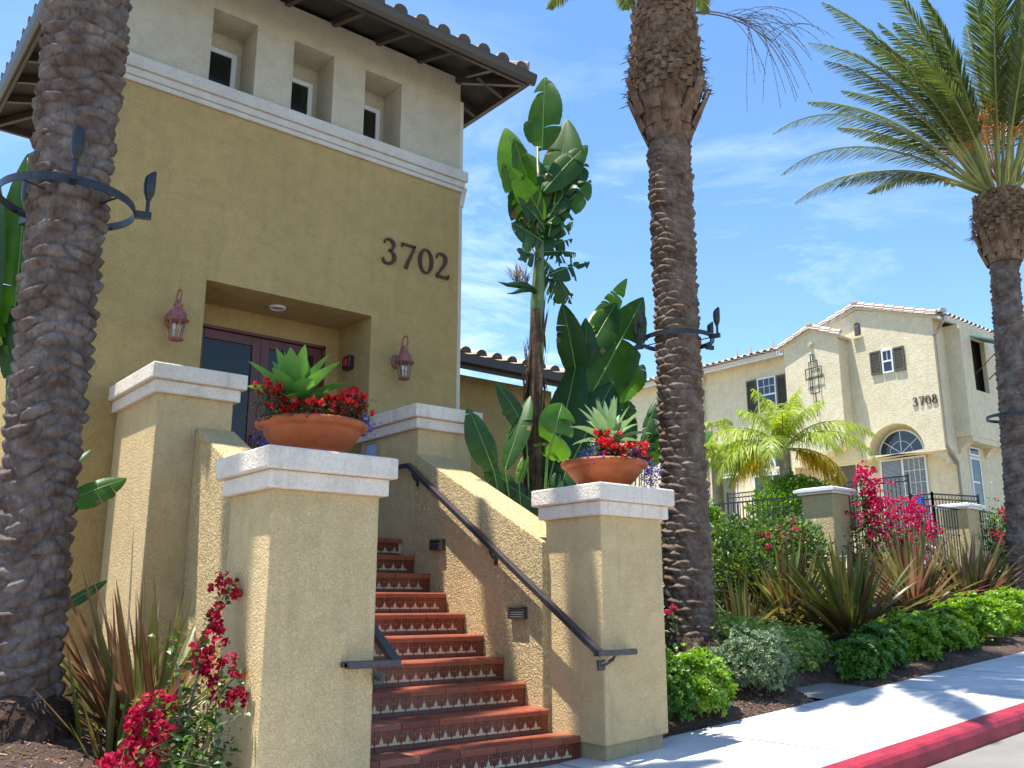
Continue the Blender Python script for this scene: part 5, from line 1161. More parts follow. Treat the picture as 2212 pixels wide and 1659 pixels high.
# left, against the front pier
B0 = (2.02, 5.28, .02)
vine("crimson bougainvillea against the left face of the left front pier", B0,
     [[B0, (1.987, 5.274, 0.533), (2.075, 5.362, 0.797), (2.127, 5.406, 1.017), (2.250, 5.450, 1.245)], [B0, (1.978, 5.230, 0.446), (1.864, 5.230, 0.577), (1.740, 5.186, 0.595), (1.653, 5.186, 0.577)], [B0, (1.978, 5.186, 0.402), (2.110, 5.230, 0.621), (2.198, 5.257, 0.683), (2.285, 5.230, 0.771)],
      [B0, (1.846, 5.098, 0.358), (1.740, 5.098, 0.402), (1.670, 5.081, 0.358)], [B0, (1.934, 5.274, 0.665), (1.890, 5.362, 0.973)], [B0, (1.934, 5.098, 0.402), (1.890, 5.054, 0.331), (2.022, 5.010, 0.296)], [B0, (2.066, 5.142, 0.446), (2.180, 5.142, 0.507), (2.250, 5.142, 0.533)]],
     [(2.233, 5.450, 1.245, 13, .035), (2.268, 5.432, 1.193, 3, .02), (2.162, 5.406, 1.105, 6, .03), (2.145, 5.388, 1.017, 8, .035), (2.136, 5.362, 0.929, 6, .03), (2.092, 5.362, 0.824, 14, .05), (2.162, 5.318, 0.771, 16, .05), (2.180, 5.257, 0.621, 12, .045), (2.242, 5.230, 0.577, 7, .03), (1.723, 5.169, 0.577, 9, .035), (1.670, 5.169, 0.542, 12, .035), (1.697, 5.151, 0.472, 12, .04), (1.793, 5.142, 0.490, 8, .03), (1.846, 5.230, 0.621, 8, .03), (1.758, 5.116, 0.375, 12, .04), (1.732, 5.098, 0.314, 8, .04), (1.582, 5.098, 0.358, 9, .03), (1.530, 5.098, 0.349, 5, .02)], M_crim, 3, 40, ls=.05, fs=.036, bulk=[(1.98, 5.3, .35, .14, .08, .14, 420), (2.12, 5.4, .15, .12, .06, .12, 350)])
# right: on the iron fence
vine("bright pink bougainvillea climbing the iron fence right of the first fence pier", (16.9, 9.6, 1.0),
     [[(16.9, 9.6, 1.0), (16.8, 9.55, 2.0), (16.6, 9.5, 2.8), (16.5, 9.5, 3.6)], [(16.9, 9.6, 1.0), (17.5, 9.5, 1.9), (18.1, 9.45, 2.5), (18.6, 9.4, 2.7)], [(16.9, 9.6, 1.0), (17.2, 9.5, 1.7), (17.3, 9.5, 2.4), (17.7, 9.5, 3.0)], [(16.9, 9.6, 1.0), (16.7, 9.5, 1.6), (16.75, 9.5, 2.3)], [(17, 9.6, 1.0), (17.9, 9.5, 1.4), (18.4, 9.5, 1.9), (18.7, 9.5, 2.2)], [(17, 9.6, 1.0), (17.5, 9.5, 1.5), (17.9, 9.5, 2.1)]] + [[(17.0, 9.6, 1.0), (17.0 + .9 * math.cos(a_) + .5, 9.6, 1.5 + .5 * math.sin(a_ * 3)), (17.2 + 1.2 * math.cos(a_), 9.6, 2.0 + .6 * math.sin(a_ * 2))] for a_ in [i_ * .55 for i_ in range(12)]],
     [(16.5, 9.4, 3.62, 18, .09), (16.6, 9.4, 3.38, 50, .15), (16.72, 9.38, 3.10, 60, .18), (16.6, 9.38, 2.9, 50, .22), (16.85, 9.38, 2.7, 44, .22), (16.75, 9.4, 2.4, 26, .22), (16.8, 9.4, 2.0, 20, .3), (17.3, 9.4, 2.7, 26, .25), (17.5, 9.4, 2.2, 30, .35), (17.0, 9.4, 1.6, 20, .3), (17.9, 9.38, 2.75, 34, .22), (17.4, 9.4, 3.0, 14, .15), (18.2, 9.38, 2.4, 26, .25), (17.8, 9.4, 1.9, 14, .3), (18.1, 9.35, 3.05, 34, .13), (18.35, 9.35, 2.85, 30, .12), (18.65, 9.35, 2.6, 36, .13), (18.75, 9.35, 2.4, 22, .11), (17.9, 9.4, 2.5, 12, .2), (17.0, 9.4, 2.1, 9, .2), (17.7, 9.4, 1.9, 8, .3), (17.3, 9.3, 1.5, 7, .25), (17.9, 9.3, 1.2, 6, .2), (18.0, 9.4, 2.2, 8, .2)], M_pink, 7, 50, ls=.075, fs=.06, npt=5, fr=.045, bulk=[(16.9, 9.6, 2.4, .3, .12, .45, 900), (17.7, 9.6, 1.9, .45, .15, .4, 1500), (17.2, 9.6, 1.4, .5, .2, .3, 1100), (18.4, 9.6, 2.1, .3, .1, .35, 700)])
vine("pink bougainvillea on the iron fence between the second fence pier and the right palm", (22.6, 9.7, 1.2),
     [[(22.6, 9.7, 1.2), (22.4, 9.6, 2.2), (22.3, 9.6, 3.0)], [(22.6, 9.7, 1.2), (23.2, 9.6, 2.2), (23.5, 9.6, 3.2)], [(22.6, 9.7, 1.2), (22.2, 9.6, 1.9), (22.1, 9.6, 2.5)], [(22.8, 9.7, 1.2), (23.6, 9.6, 1.9), (24, 9.6, 2.6)], [(22.8, 9.7, 1.2), (23, 9.6, 2.5), (23.1, 9.6, 3.3)]],
     [(22.9, 9.5, 3.2, 24, .14), (23.1, 9.5, 3.0, 10, .1), (22.3, 9.5, 2.6, 10, .12), (22.6, 9.5, 2.3, 8, .2)], M_pink, 9, 50, bulk=[(22.9, 9.7, 2.3, .5, .15, .5, 2200), (23.6, 9.7, 2.6, .3, .1, .3, 500)], ls=.09, fs=.06, npt=6, fr=.05)
vine("thin bougainvillea sprig with few flowers between the right front pier and middle palm", (6.75, 6.0, .3),
     [[(6.75, 6.0, .3), (6.72, 6.0, .7), (6.70, 6.02, 1.0), (6.62, 6.05, 1.12)], [(6.75, 6.0, .3), (6.95, 6.05, .55), (7.05, 6.1, .8), (6.95, 6.1, 1.05)], [(6.75, 6.0, .3), (7.0, 6.0, .6), (7.15, 6.0, .62), (7.35, 6.0, .6)], [(6.75, 6.0, .3), (6.6, 6.0, .5), (6.5, 6.0, .9)]],
     [(6.95, 6.1, 1.08, 4, .025), (6.62, 6.05, 1.1, 4, .02), (6.58, 6.0, .66, 4, .02), (6.62, 6.0, .6, 4, .02)], M_pink, 11, 26, ls=.05, fs=.03)

# ------------------------------------------------------------------ iron fences and their piers
def fpier(label, x0, x1, y0, y1, zb, zt):
    r = thing("fence_pier", label, "pier", ((x0 + x1) / 2, (y0 + y1) / 2, zb), "stucco piers of the garden fence")
    b = MB(); b.box(x0, x1, y0, y1, zb, zt - .13); b.build("shaft", M_fpier, r, bevel=.02)
    o = .11; c = MB(); c.box(x0 - o, x1 + o, y0 - o, y1 + o, zt - .08, zt - .03); c.box(x0 - .05, x1 + .05, y0 - .05, y1 + .05, zt - .129, zt - .081)
    c.add([(x0 - o, y0 - o, zt - .029), (x1 + o, y0 - o, zt - .029), (x1 + o, y1 + o, zt - .029), (x0 - o, y1 + o, zt - .029), (x0 + .02, y0 + .02, zt + .01), (x1 - .02, y0 + .02, zt + .01), (x1 - .02, y1 - .02, zt + .01), (x0 + .02, y1 - .02, zt + .01)], [(0, 3, 2, 1), (4, 5, 6, 7), (0, 1, 5, 4), (1, 2, 6, 5), (2, 3, 7, 6), (3, 0, 4, 7)])
    c.build("cap", M_white, r)
fpier("stucco fence pier with white cap beside the pink bougainvillea, nearer one", 15.88, 16.48, 9.75, 10.42, .4, 3.31)
fpier("stucco fence pier with white cap near the right palm, farther one", 21.45, 22.05, 9.75, 10.35, .6, 3.36)
def fence(label, a, c, z0, zt):
    a = Vector((a[0], a[1], 0)); c = Vector((c[0], c[1], 0)); L = (c - a).length; d = (c - a).normalized()
    r = thing("iron_fence", label, "fence", (a.x, a.y, z0), "dark iron picket fence")
    b = MB(); b.bar(a + Vector((0, 0, zt)), c + Vector((0, 0, zt)), .045, .03); b.build("top_rail", M_iron, r)
    b = MB(); b.bar(a + Vector((0, 0, z0 + .15)), c + Vector((0, 0, z0 + .15)), .03, .03); b.build("bottom_rail", M_iron, r)
    b = MB(); s_ = .08; i = 0
    while s_ < L:
        p = a + d * s_; b.bar((p.x, p.y, z0), (p.x, p.y, zt - .01), .018)
        zk = zt - .45 if i % 2 else zt - .62
        b.bar((p.x, p.y, zk), (p.x, p.y, zk + .035), .042)
        s_ += .125; i += 1
    b.build("pickets", M_iron, r)
fence("iron picket fence running back from the first fence pier behind the vine hedge", (16.15, 10.45), (16.15, 15.5), 1.0, 3.21)
fence("iron picket fence between the two stucco fence piers, under the bougainvillea", (16.5, 9.95), (21.43, 9.95), 1.1, 3.22)
fence("iron picket fence right of the farther fence pier", (22.07, 9.95), (27, 9.95), 1.2, 3.25)
r = thing("planter_box", "long orange terracotta trough just behind the iron fence", "planter", (17.6, 10.9, 1.9)); b = MB(); b.box(16.9, 18.6, 10.75, 11.05, 1.93, 2.12); b.box(16.87, 18.63, 10.72, 11.08, 2.121, 2.16); b.build("trough", M_terra, r, bevel=.01)
r = thing("garden_wall", "low pale garden wall seen through the plants behind the iron fence", "wall", (17, 11.3, 1.2)); b = MB(); b.box(16.4, 23, 11.2, 11.45, .4, 1.86); b.build("wall_body", M_house, r); b = MB(); b.box(16.35, 23.05, 11.15, 11.5, 1.861, 1.92); b.build("coping", M_white, r)
# white garden chair and table behind the fence
r = thing("garden_table", "white garden table behind the iron fence, left of the farther pier", "table", (20.2, 10.75, 1.5)); b = MB(); b.lathe([(.5, .0), (.5, .04)], (20.4, 10.75, 2.62), 28); b.build("table_top", M_white, r); b = MB(); b.tube([(20.4, 10.75, 1.2), (20.4, 10.75, 2.6)], .03, 8); b.build("leg", M_white, r)
r = thing("garden_chair", "white garden chair beside the table behind the iron fence", "chair", (21.0, 10.6, 1.4))
b = MB(); b.box(20.8, 21.2, 10.45, 10.85, 1.95, 1.99); b.build("seat", M_white, r)
b = MB(); b.tube([(21.2, 10.45, 1.97), (21.22, 10.45, 2.35), (21.23, 10.65, 2.45), (21.22, 10.85, 2.35), (21.2, 10.85, 1.97)], .016, 8)
for q in range(3): b.tube([(21.2, 10.55 + .1 * q, 1.97), (21.22, 10.55 + .1 * q, 2.42)], .01, 6)
b.build("backrest", M_white, r)
for x in (20.82, 21.18):
    for y in (10.47, 10.83): b = MB(); b.tube([(x, y, 1.2), (x, y, 1.96)], .014, 6); b.build("leg", M_white, r)

# ------------------------------------------------------------------ the cream house on the right
HX = 24.0; HY = 11.28
h = thing("cream_house", "cream stucco two storey house numbered 3708, gables and arched window", "building", (HX, HY, 1.5))
def arc(cy, cz, r, a0, a1, n=20): return [(cy + r * math.cos(R(a0 + (a1 - a0) * i / n)), cz + r * math.sin(R(a0 + (a1 - a0) * i / n))) for i in range(n + 1)]
b = MB()
outline = [(HY, 5.06), (11.86, 5.06)] + arc(12.665, 5.15, .81, 0, 180, 24) + [(13.475, 5.06), (15.9, 5.08), (15.9, 8.72), (14.9, 9.02), (13.46, 9.46), (HY, 8.74)]
b.prism(outline, 0, HX, HX + .5); b.build("front_wall", M_house, h)
b = MB(); b.box(HX + .501, HX + 7, HY, 15.9, 1.2, 8.55); b.build("wall", M_house, h)
b = MB(); b.box(HX + .001, HX + 7, 15.901, 24.5, 1.2, 8.66); b.build("side_wall", M_house, h)
# corbelled shoulder under the front wall, right of the arch
b = MB(); b.prism([(HY + .02, 5.059), (11.70, 5.059), (11.68, 4.93), (11.60, 4.93), (11.55, 4.84), (11.42, 4.84), (HY + .02, 4.70)], 0, HX + .12, HX + .5); b.build("corbel", M_house, h)
# bay
bx = 23.5
b = MB(); b.prism([(13.84, 5.75), (14.1, 5.45), (14.5, 5.28), (15.66, 5.28), (15.66, 8.69), (14.68, 9.04), (13.84, 8.64)], 0, bx, HX - .001); b.build("bay_wall", M_house, h)
b = MB(); b.tube([(bx - .002, 14.70, 8.60), (bx - .14, 14.70, 8.58)], .055, 16); b.build("vent_pipe", M_house, h)
# roofs
def slab(b, pts, th=.08):
    n = len(pts); b.add([tuple(p) for p in pts] + [(p[0], p[1], p[2] - th) for p in pts], [tuple(range(n)), tuple(range(2 * n - 1, n - 1, -1))] + [(i, i + n, (i + 1) % n + n, (i + 1) % n) for i in range(n)])
b = MB(); slab(b, [(HX - .05, HY - .25, 8.68), (HX + 7, HY - .25, 8.68), (HX + 7, 13.46, 9.56), (HX - .05, 13.46, 9.56)]); slab(b, [(HX - .05, 13.46, 9.56), (HX + 7, 13.46, 9.56), (HX + 7, 16.0, 8.72), (HX - .05, 16.0, 8.72)])
slab(b, [(HX - .35, 15.9, 8.70), (HX - .35, 24.5, 8.70), (HX + 3, 24.5, 9.75), (HX + 3, 15.9, 9.75)]); slab(b, [(bx - .05, 13.7, 8.66), (HX + 1.0, 13.7, 8.66), (HX + 1.0, 14.68, 9.10), (bx - .05, 14.68, 9.10)]); slab(b, [(bx - .05, 14.68, 9.10), (HX + 1.0, 14.68, 9.10), (HX + 1.0, 15.8, 8.70), (bx - .05, 15.8, 8.70)])
b.build("roof_deck", M_htrim, h)
b = MB()
tiles(b, (HX - .45, 15.95, 8.71), (0, 1, 0), (1, 0, .31), 8.5, lambda s: 3.4, sp=.25, rad=.085)
tiles(b, (HX + .1, HY - .32, 8.70), (1, 0, 0), (0, 1, .33), 6.8, lambda s: 2.6, sp=.25, rad=.085)
for a, c in (((HX - .02, HY - .15, 8.78), (HX - .02, 13.46, 9.62)), ((HX - .02, 16.1, 8.80), (HX - .02, 13.46, 9.62)), ((bx - .02, 13.72, 8.72), (bx - .02, 14.68, 9.14)), ((bx - .02, 15.78, 8.74), (bx - .02, 14.68, 9.14))):
    ridge_tiles(b, a, c, .085, .29)
    ridge_tiles(b, (a[0] - .07, a[1], a[2] - .07), (c[0] - .07, c[1], c[2] - .07), .05, .29)
ridge_tiles(b, (HX - .1, 13.46, 9.63), (HX + 7, 13.46, 9.63), .10); ridge_tiles(b, (bx - .1, 14.68, 9.15), (HX + 1, 14.68, 9.15), .10); ridge_tiles(b, (HX + 3, 15.9, 9.82), (HX + 3, 24.4, 9.82), .1)
ridge_tiles(b, (HX + .05, HY - .3, 8.78), (HX + .7, HY + .5, 9.0), .11)
b.build("roof_tiles", [M_rooft2, M_rdark], h, fixn=False)
for y in (17.0, 17.8, 18.35, 19.3, 19.9):
    b = MB(); b.tube([(HX + 2.9, y, 9.7), (HX + 2.9, y, 10.12)], .03, 8); b.build("roof_pipe", M_rooft2, h)
b = MB(); b.tube([(HX + 2, 15.5, 9.2), (HX + 2, 15.5, 9.75)], .04, 8); b.lathe([(.09, 0), (.09, .08), (.02, .14)], (HX + 2, 15.5, 9.74), 12); b.build("flue", M_htrim, h)
b = MB(); b.box(HX - .42, HX - .36, 15.95, 24.5, 8.56, 8.70); b.build("gutter", M_cream, h)
b = MB(); b.box(HX + .1, HX + 7, HY - .36, HY - .28, 8.56, 8.70); b.build("gutter", M_cream, h)
b = MB(); b.bar((HX + .05, HY - .28, 8.55), (HX - .04, HY - .04, 8.2), .08, .07); b.bar((HX - .04, HY - .04, 8.22), (HX - .04, HY - .04, 5.15), .055, .05); b.bar((HX - .04, HY - .04, 5.15), (HX + .46, HY - .05, 4.75), .07, .06); b.bar((HX + .47, HY - .05, 4.78), (HX + .47, HY - .05, 1.8), .055, .05); b.build("downspout", plain("tan pipe paint", (.27, .21, .15), .5), h)
b = MB(); b.bar((HX - .06, 19.2, 8.55), (HX - .06, 19.2, 2), .08, .06); b.box(HX - .16, HX - .02, 19.12, 19.28, 8.32, 8.50); b.build("downspout", M_cream, h)
def hwin(y0, y1, z0, z1, cols, rows, x=HX, mid=True, lower_dark=True, blind=True, name="window"):
    """window on a wall facing -X; y0 > y1 or not does not matter"""
    y0, y1 = min(y0, y1), max(y0, y1); t_ = .045; f = MB()
    f.box(x - .05, x - .001, y0, y0 + t_, z0, z1); f.box(x - .05, x - .001, y1 - t_, y1, z0, z1); f.box(x - .05, x - .001, y0 + t_, y1 - t_, z1 - t_, z1); f.box(x - .05, x - .001, y0 + t_, y1 - t_, z0, z0 + t_)
    zm = (z0 + z1) / 2
    if mid: f.box(x - .045, x - .001, y0 + t_, y1 - t_, zm - .025, zm + .025)
    w_ = f.build(name, M_white, h)
    g = MB(); g.box(x - .03, x - .02, y0 + t_, y1 - t_, z0 + t_, z1 - t_); g.build("pane", M_glass2, w_)
    m_ = MB(); za, zb = (zm + .025, z1 - t_) if mid else (z0 + t_, z1 - t_)
    for i in range(1, cols): yy = y0 + t_ + (y1 - y0 - 2 * t_) * i / cols; m_.box(x - .038, x - .031, yy - .008, yy + .008, za, zb)
    for i in range(1, rows): zz = za + (zb - za) * i / rows; m_.box(x - .040, x - .0385, y0 + t_, y1 - t_, zz - .008, zz + .008)
    if m_.v: m_.build("muntins", M_white, w_)
    return w_
def shutter(y0, y1, z0, z1, x=HX):
    y0, y1 = min(y0, y1), max(y0, y1); f = MB(); f.box(x - .055, x - .001, y0, y0 + .035, z0, z1); f.box(x - .055, x - .001, y1 - .035, y1, z0, z1); f.box(x - .055, x - .001, y0 + .035, y1 - .035, z1 - .05, z1); f.box(x - .055, x - .001, y0 + .035, y1 - .035, z0, z0 + .05); f.box(x - .02, x - .001, y0 + .035, y1 - .035, z0 + .05, z1 - .05)
    z = z0 + .065
    while z < z1 - .07: f.add([(x - .05, y0 + .035, z), (x - .05, y1 - .035, z), (x - .022, y1 - .035, z + .03), (x - .022, y0 + .035, z + .03)], [(0, 1, 2, 3)]); z += .042
    f.build("shutter", M_shut, h)
hwin(12.80, 12.47, 7.41, 8.09, 2, 1); shutter(13.15, 12.83, 7.42, 8.10); shutter(12.44, 12.14, 7.40, 8.09)
hwin(17.03, 16.34, 6.92, 8.05, 3, 2); shutter(17.44, 17.07, 6.93, 8.05); shutter(16.30, 15.96, 6.93, 8.03)
for a, c in ((18.74, 18.10), (17.38, 16.82), (16.58, 16.02)): hwin(a, c, 5.13, 5.80, 1, 1, mid=False)
hwin(17.38, 16.0, 2.95, 4.98, 4, 4, mid=False)
def hdoor(y0, y1, z0, z1, x):
    f = MB(); f.box(x - .04, x - .001, y1, y1 + .06, z0, z1 + .06); f.box(x - .04, x - .001, y0 - .06, y0, z0, z1 + .06); f.box(x - .04, x - .001, y0, y1, z1, z1 + .06); o = f.build("door_frame", M_white, h)
    g = MB(); g.box(x - .03, x - .001, y0, y1, z0, z1); g.build("door", M_shut, h)
hdoor(18.1, 18.79, 2.95, 5.02, HX); hdoor(14.17, 14.80, 2.95, 5.03, HX + .5)
# arched window and the slider below it
ax = HX + .5; f = MB(); n = 26; cy, cz, r1 = 12.75, 5.20, .66
for i in range(n):
    a0, a1 = math.pi * i / n, math.pi * (i + 1) / n
    for ra_, rb_, xf in ((r1, r1 - .045, .05),):
        vs = []
        for xx in (ax - xf, ax - .001):
            for a_ in (a0, a1):
                for rr in (ra_, rb_): vs.append((xx, cy + rr * math.cos(a_), cz + rr * math.sin(a_)))
        f.add(vs, [(0, 1, 3, 2), (4, 6, 7, 5), (0, 2, 6, 4), (1, 5, 7, 3)])
f.box(ax - .05, ax - .001, cy - r1, cy + r1, cz - .045, cz)
wA = f.build("arched_window", M_white, h)
f = MB()
for a_ in (36, 90, 144): f.bar((ax - .036, cy + .02 * math.cos(R(a_)), cz), (ax - .036, cy + (r1 - .03) * math.cos(R(a_)), cz + (r1 - .03) * math.sin(R(a_))), .02, .012, up=(1, 0, 0))
ps = [(ax - .04, cy + .33 * math.cos(math.pi * i / 16), cz + .33 * math.sin(math.pi * i / 16)) for i in range(17)]; f.tube(ps, .009, 5); f.build("muntins", M_white, wA)
g = MB(); g.prism([(cy + (r1 - .04) * math.cos(math.pi * i / 24), cz + (r1 - .04) * math.sin(math.pi * i / 24)) for i in range(25)], 0, ax - .03, ax - .02); g.build("pane", M_glass2, wA)
w_ = hwin(13.42, 12.08, 2.95, 5.06, 1, 1, x=ax, mid=False, name="sliding_door")
f = MB(); f.box(ax - .048, ax - .031, 12.73, 12.79, 3.0, 5.01); f.build("meeting_stile", M_white, w_)
f = MB(); f.box(ax - .0315, ax - .0305, 12.79, 13.37, 3.0, 5.01); f.box(ax - .0315, ax - .0305, 12.13, 12.73, 3.0, 5.01)
zz = 3.03
g = MB()
while zz < 5.0: g.box(ax - .034, ax - .0318, 12.80, 13.36, zz, zz + .022); g.box(ax - .034, ax - .0318, 12.14, 12.72, zz, zz + .022); zz += .035
g.build("blinds", M_blind, w_)
f = MB()
for i in range(1, 4): yy = 12.13 + .6 * i / 4; f.box(ax - .042, ax - .0385, yy - .007, yy + .007, 3.0, 5.01)
for i in range(1, 6): z_ = 3.0 + 2.01 * i / 6; f.box(ax - .042, ax - .0385, 12.13, 12.73, z_ - .007, z_ + .007)
f.build("muntins", M_white, w_)
# attic vent, sill, number, sconce, iron ornament
f = MB(); f.prism([(13.39, 8.69), (13.55, 8.69)] + [(13.47 + .08 * math.cos(R(a_)), 9.0 + .08 * math.sin(R(a_))) for a_ in range(0, 181, 15)][::-1][::-1], 0, HX - .04, HX - .001) if False else f.prism([(13.39, 8.69)] + [(13.47 - .08 * math.cos(R(a_)), 9.0 + .08 * math.sin(R(a_))) for a_ in range(0, 181, 15)] + [(13.55, 8.69)], 0, HX - .04, HX - .001)
vv_ = f.build("attic_vent", M_brown, h); f = MB()
for i in range(8): z_ = 8.71 + i * .038; f.add([(HX - .042, 13.405, z_), (HX - .042, 13.535, z_), (HX - .055, 13.535, z_ - .012), (HX - .055, 13.405, z_ - .012)], [(0, 1, 2, 3)])
f.build("louvres", M_louv, vv_)
f = MB(); f.box(HX - .09, HX - .001, 13.32, 13.62, 8.60, 8.655); f.build("sill", M_house, h)
hn2 = thing("house_number", "dark brown metal numerals 3708 on the cream house", "house number", (HX, 11.7, 6.4))
for i, c_ in enumerate("3708"): digit(c_, lambda u, v, d, i=i: (HX - .03 + d * .022, 12.045 - i * .178 - u * .26, 6.335 + v * .25), hn2, M_number)
f = MB(); f.lathe([(.03, 0), (.06, .02), (.06, .16), (.03, .19)], (ax - .09, 13.62, 4.72), 8); f.tube([(ax - .09, 13.62, 4.9), (ax - .001, 13.62, 4.86)], .012, 6); f.build("wall_lamp", M_brown, h)
f = MB(); x = bx - .06
for a, c in (((14.73, 8.28), (14.73, 7.05)), ((14.73, 8.28), (14.66, 8.28)), ((14.66, 8.28), (14.66, 8.1)), ((14.80, 8.05), (14.52, 8.08)), ((14.80, 8.05), (14.80, 7.1)), ((14.52, 8.08), (14.52, 7.1)), ((14.93, 7.85), (14.40, 7.88)), ((14.93, 7.85), (14.93, 7.5)), ((14.40, 7.88), (14.40, 7.5)), ((14.95, 7.55), (14.38, 7.58)), ((14.80, 7.1), (14.52, 7.1)), ((14.64, 7.1), (14.64, 6.4))):
    f.bar((x, a[0], a[1]), (x, c[0], c[1]), .02)
f.bar((bx - .001, 14.52, 7.8), (x, 14.52, 7.8), .02); f.bar((bx - .001, 14.80, 7.3), (x, 14.80, 7.3), .02); f.build("iron_ornament", M_iron, h)
# right hand side: balcony bay with awning
yb_ = 10.85
f = MB(); wall_x = [24.75, 25.22, 26.05, 28.6]
for x0, x1, z0, z1 in ((24.62, 25.22, 5.45, 8.55), (26.05, 28.6, 5.45, 8.55), (25.22, 26.05, 5.45, 6.78), (25.22, 26.05, 8.28, 8.55)): f.box(x0, x1, yb_, yb_ + .12, z0, z1)
f.box(24.62, 24.74, yb_ + .12, HY, 5.45, 8.55); f.build("balcony_wall", M_house, h)
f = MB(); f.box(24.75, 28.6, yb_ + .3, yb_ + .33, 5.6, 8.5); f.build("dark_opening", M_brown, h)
for x0 in (24.70, 26.2):
    f = MB(); f.prism([(yb_ + .01, 5.45), (HY, 5.45), (HY, 5.0), (HY - .06, 5.05), (HY - .14, 5.2), (HY - .26, 5.3), (yb_ + .01, 5.32)], 0, x0, x0 + .28); f.build("corbel", M_house, h)
f = MB(); f.prism([(25.0, 5.449), (26.2, 5.449)] + [(25.6 + .6 * math.cos(R(a_)), 5.449 - 0 + .0 * a_) for a_ in ()] + [(26.2, 5.30), (25.0, 5.30)], 1, yb_ + .02, HY - .01); f.build("balcony_floor", M_house, h)
f = MB(); f.add([(25.20, yb_ - .01, 8.32), (26.08, yb_ - .01, 8.32), (26.1, yb_ - .95, 7.95), (25.22, yb_ - .95, 7.95), (25.20, yb_ - .01, 8.28), (26.08, yb_ - .01, 8.28), (26.1, yb_ - .95, 7.88), (25.22, yb_ - .95, 7.88)], [(0, 1, 2, 3), (7, 6, 5, 4), (0, 4, 5, 1), (1, 5, 6, 2), (2, 6, 7, 3), (3, 7, 4, 0)]); aw = f.build("awning", M_teal, h)
f = MB(); f.bar((25.22, yb_ - .9, 7.92), (25.22, yb_ - .01, 7.2), .02); f.build("awning_arm", M_iron, aw); f = MB(); f.bar((26.08, yb_ - .9, 7.92), (26.08, yb_ - .01, 7.2), .02); f.build("awning_arm", M_iron, aw)
f = MB(); xw0, xw1, z0, z1 = 25.25, 25.85, 3.6, 5.0
y = HY
for (za, zb_) in ((3.6, 4.98), (5.03, 5.28)):
    f.box(xw0, xw0 + .05, y - .04, y - .001, za, zb_); f.box(xw1 - .05, xw1, y - .04, y - .001, za, zb_); f.box(xw0 + .05, xw1 - .05, y - .04, y - .001, zb_ - .05, zb_); f.box(xw0 + .05, xw1 - .05, y - .04, y - .001, za, za + .05)
f.box(xw0 + .05, xw1 - .05, y - .04, y - .001, 4.28, 4.33); w_ = f.build("window", M_white, h)
f = MB(); f.box(xw0 + .05, xw1 - .05, y - .03, y - .02, 3.65, 4.93); f.box(xw0 + .05, xw1 - .05, y - .03, y - .02, 5.08, 5.23); f.build("pane", M_glass2, w_)
# farther gable to the left
b = MB(); b.prism([(19.6, 3), (23.4, 3), (23.4, 8.9), (21.6, 9.9), (19.9, 9.3), (19.6, 8.9)], 0, 29.0, 33); b.build("rear_gable", M_house, h)
b = MB(); ridge_tiles(b, (28.98, 19.4, 9.0), (28.98, 21.6, 10.0), .10, .3); ridge_tiles(b, (28.98, 23.6, 9.0), (28.98, 21.6, 10.0), .10, .3); b.build("roof_tiles", M_rooft2, h, fixn=False)
# balcony railings
def railing(label, segs, zt, hgt):
    r = thing("patio_railing", label, "railing", (segs[0][0][0], segs[0][0][1], zt - hgt), "iron railings of the house patios")
    b = MB()
    for a, c in segs:
        a = Vector((a[0], a[1], 0)); c = Vector((c[0], c[1], 0)); d = (c - a).normalized(); L = (c - a).length
        for z in (zt, zt - .13): b.bar(a + Vector((0, 0, z)), c + Vector((0, 0, z)), .03)
        b.bar(a + Vector((0, 0, zt - hgt + .05)), c + Vector((0, 0, zt - hgt + .05)), .025)
        s_ = .0
        while s_ <= L: 
            p = a + d * s_; b.bar((p.x, p.y, zt - hgt), (p.x, p.y, zt - .13), .016)
            if s_ + .06 < L:
                q_ = a + d * (s_ + .055); ring = [(q_.x + d.x * .05 * math.cos(k_ * math.pi / 5), q_.y + d.y * .05 * math.cos(k_ * math.pi / 5), zt - .065 + .05 * math.sin(k_ * math.pi / 5)) for k_ in range(11)]; b.tube(ring, .006, 4)
            s_ += .11
        for p in (a, c): b.bar((p.x, p.y, zt - hgt - .1), (p.x, p.y, zt + .05), .045)
    b.build("panel", M_iron, r)
railing("iron railing in front of the sliding door of the cream house", [((22.5, 13.4), (22.5, 11.62))], 4.27, 1.2)
rl2 = railing("lower iron railing at the corner of the cream house patio", [((22.5, 11.6), (22.5, 11.05)), ((22.5, 11.05), (24.0, 10.6))], 3.76, 1.0)
railing("iron railing in front of the french door at the left of the cream house", [((22.5, 17.3), (22.5, 16.28))], 4.30, 1.1)
r = thing("blue_sign", "small blue sign with a white figure on the lower patio railing", "sign", (22.46, 11.35, 3.6)); b = MB(); b.box(22.44, 22.46, 11.26, 11.42, 3.50, 3.70); b.build("plate", M_blue, r); b = MB(); b.tube([(22.435, 11.33, 3.655), (22.434, 11.33, 3.66)], .014, 8); b.bar((22.436, 11.335, 3.64), (22.436, 11.33, 3.585), .012, .004); b.bar((22.436, 11.33, 3.585), (22.436, 11.36, 3.55), .01, .004); b.build("symbol", M_white, r)
st2 = MB(); st2.box(21.6, 24.0, 11.6, 25, 1.0, 2.9); st2.box(21.6, 24.5, 11.28, 11.599, 1.0, 2.75); o = st2.build("patio", M_house); struct(o)

